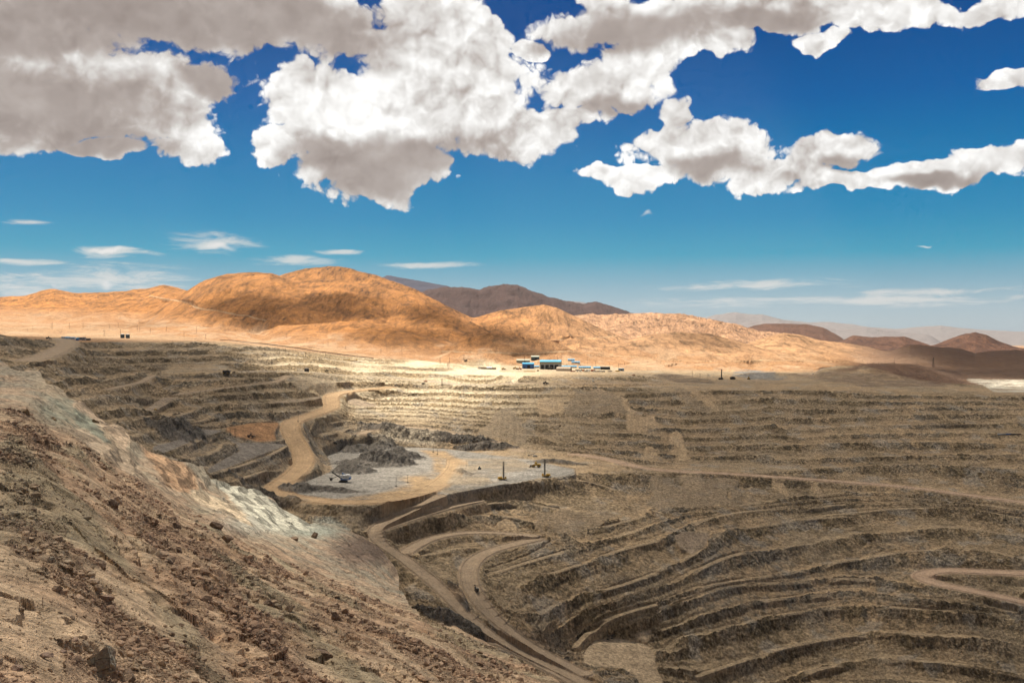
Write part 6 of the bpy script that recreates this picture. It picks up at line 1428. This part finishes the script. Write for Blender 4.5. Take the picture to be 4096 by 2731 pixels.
for _ in range(12):
    gx0 = GX_ - sx_ * (CZ - zg); gy0 = GY_ - sy_ * (CZ - zg)
    zg = zg * 0.5 + 0.5 * height_at(gx0, gy0)
gy1 = np.maximum(gy0, 5.0)
ug = CX + FPX * gx0 / gy1; vg = CY - FPX * zg / gy1
T = np.zeros(GX_.shape)
for val, poly in LIT: T = np.maximum(T, inpoly(ug, vg, poly) * val)
T[gy0 > 3300] = np.maximum(T[gy0 > 3300], (ug[gy0 > 3300] < 3500) * 1.0)
T[gy0 > 6200] = 1.0
T[(gy0 < 20)] = 0
edge = np.minimum(np.minimum(GX_ - gxs[0], gxs[-1] - GX_), np.minimum(GY_ - gys[0], gys[-1] - GY_)) / 900
for _ in range(5):
    p = np.pad(T, 1, mode='edge'); T = (p[:-2, 1:-1] + p[2:, 1:-1] + p[1:-1, :-2] + p[1:-1, 2:] + 2 * T) / 6
for (a, b_, ra, rb, st) in SHADE:
    r2 = ((ug - a) / ra) ** 2 + ((vg - b_) / rb) ** 2
    T *= 1 - st * np.exp(-(r2 ** 2.0)) * (gy0 > 2800)
T = np.clip(T + fbm(GX_ / 500, GY_ / 500, 4, 201) * 0.35 * (4 * T * (1 - T)), 0, 1)
op = (1 - T) * np.clip(edge, 0, 1)
cloud_tr = 1 - op * np.where(gy0 > 2900, 0.90, np.where(gy0 < 900, 0.70, 0.79))
alpha_v = 1 - np.sqrt(cloud_tr)
thick = 260 * op * (1 + 0.5 * fbm(GX_ / 420, GY_ / 420, 4, 202)) + 30 * (op > 0.01) * 0
def cloud_sheet():
    n, m = GX_.shape
    me = bpy.data.meshes.new('cloud')
    lump = 60 * fbm(GX_ / 260, GY_ / 260, 4, 203) * op
    top = np.stack([GX_, GY_, CZ + thick], -1).reshape(-1, 3); bot = np.stack([GX_, GY_, CZ - thick * 0.35 + lump], -1).reshape(-1, 3)
    i, j = np.where((op[:-1, :-1] + op[1:, 1:] + op[1:, :-1] + op[:-1, 1:]) > 0.02)
    a = i * m + j; F = np.stack([a, a + m, a + m + 1, a + 1], 1)
    FF = np.concatenate([F, F[:, ::-1] + n * m])
    co = np.concatenate([top, bot]).astype(np.float32)
    used, inv = np.unique(FF, return_inverse=True); FF = inv.reshape(FF.shape)
    me.vertices.add(len(used)); me.vertices.foreach_set('co', co[used].ravel())
    me.loops.add(FF.size); me.loops.foreach_set('vertex_index', FF.ravel().astype(np.int32))
    me.polygons.add(len(FF)); me.polygons.foreach_set('loop_start', np.arange(0, FF.size, 4, dtype=np.int32))
    at = me.attributes.new('cover', 'FLOAT', 'POINT'); at.data.foreach_set('value', np.concatenate([alpha_v.ravel(), alpha_v.ravel()])[used].astype(np.float32))
    me.update(); me.validate(); me.polygons.foreach_set('use_smooth', np.ones(len(me.polygons), bool))
    mt = bpy.data.materials.new('cloud_vapour'); mt.use_nodes = True; t = mt.node_tree; t.nodes.clear(); b = NB(t)
    o_ = b.n('ShaderNodeOutputMaterial'); tr = b.n('ShaderNodeBsdfTransparent'); tl = b.n('ShaderNodeBsdfTranslucent', {'Color': (0.62, 0.60, 0.57, 1)}); df = b.n('ShaderNodeBsdfDiffuse', {'Color': (0.95, 0.94, 0.92, 1)})
    at = b.n('ShaderNodeAttribute', attribute_name='cover')
    body = b.n('ShaderNodeMixShader', {0: 0.25, 1: tl.outputs[0], 2: df.outputs[0]})
    mx = b.n('ShaderNodeMixShader', {0: at.outputs['Fac'], 1: tr.outputs[0], 2: body.outputs[0]})
    t.links.new(mx.outputs[0], o_.inputs[0])
    me.materials.append(mt)
    o = bpy.data.objects.new('cloud', me); COL.objects.link(o); o['kind'] = 'structure'
    return o
cloud_sheet()
print('cloud', round(time.time() - T0, 1))

# ------------------------------------------------------------------ the dusty air
def haze_box():
    m = MB().box((0, 23400, 470), (62000, 47000, 2300)); 
    mt = bpy.data.materials.new('air'); mt.use_nodes = True; t = mt.node_tree; t.nodes.clear(); b = NB(t)
    out = b.n('ShaderNodeOutputMaterial'); vol = b.n('ShaderNodeVolumePrincipled'); vol.inputs['Color'].default_value = (0.80, 0.86, 0.95, 1); vol.inputs['Density'].default_value = HAZE; vol.inputs['Anisotropy'].default_value = 0.2
    t.links.new(vol.outputs[0], out.inputs['Volume'])
    o = m.build('haze', mt); o['kind'] = 'stuff'
HAZE = 0.75e-5
haze_box()
print('done', round(time.time() - T0, 1))
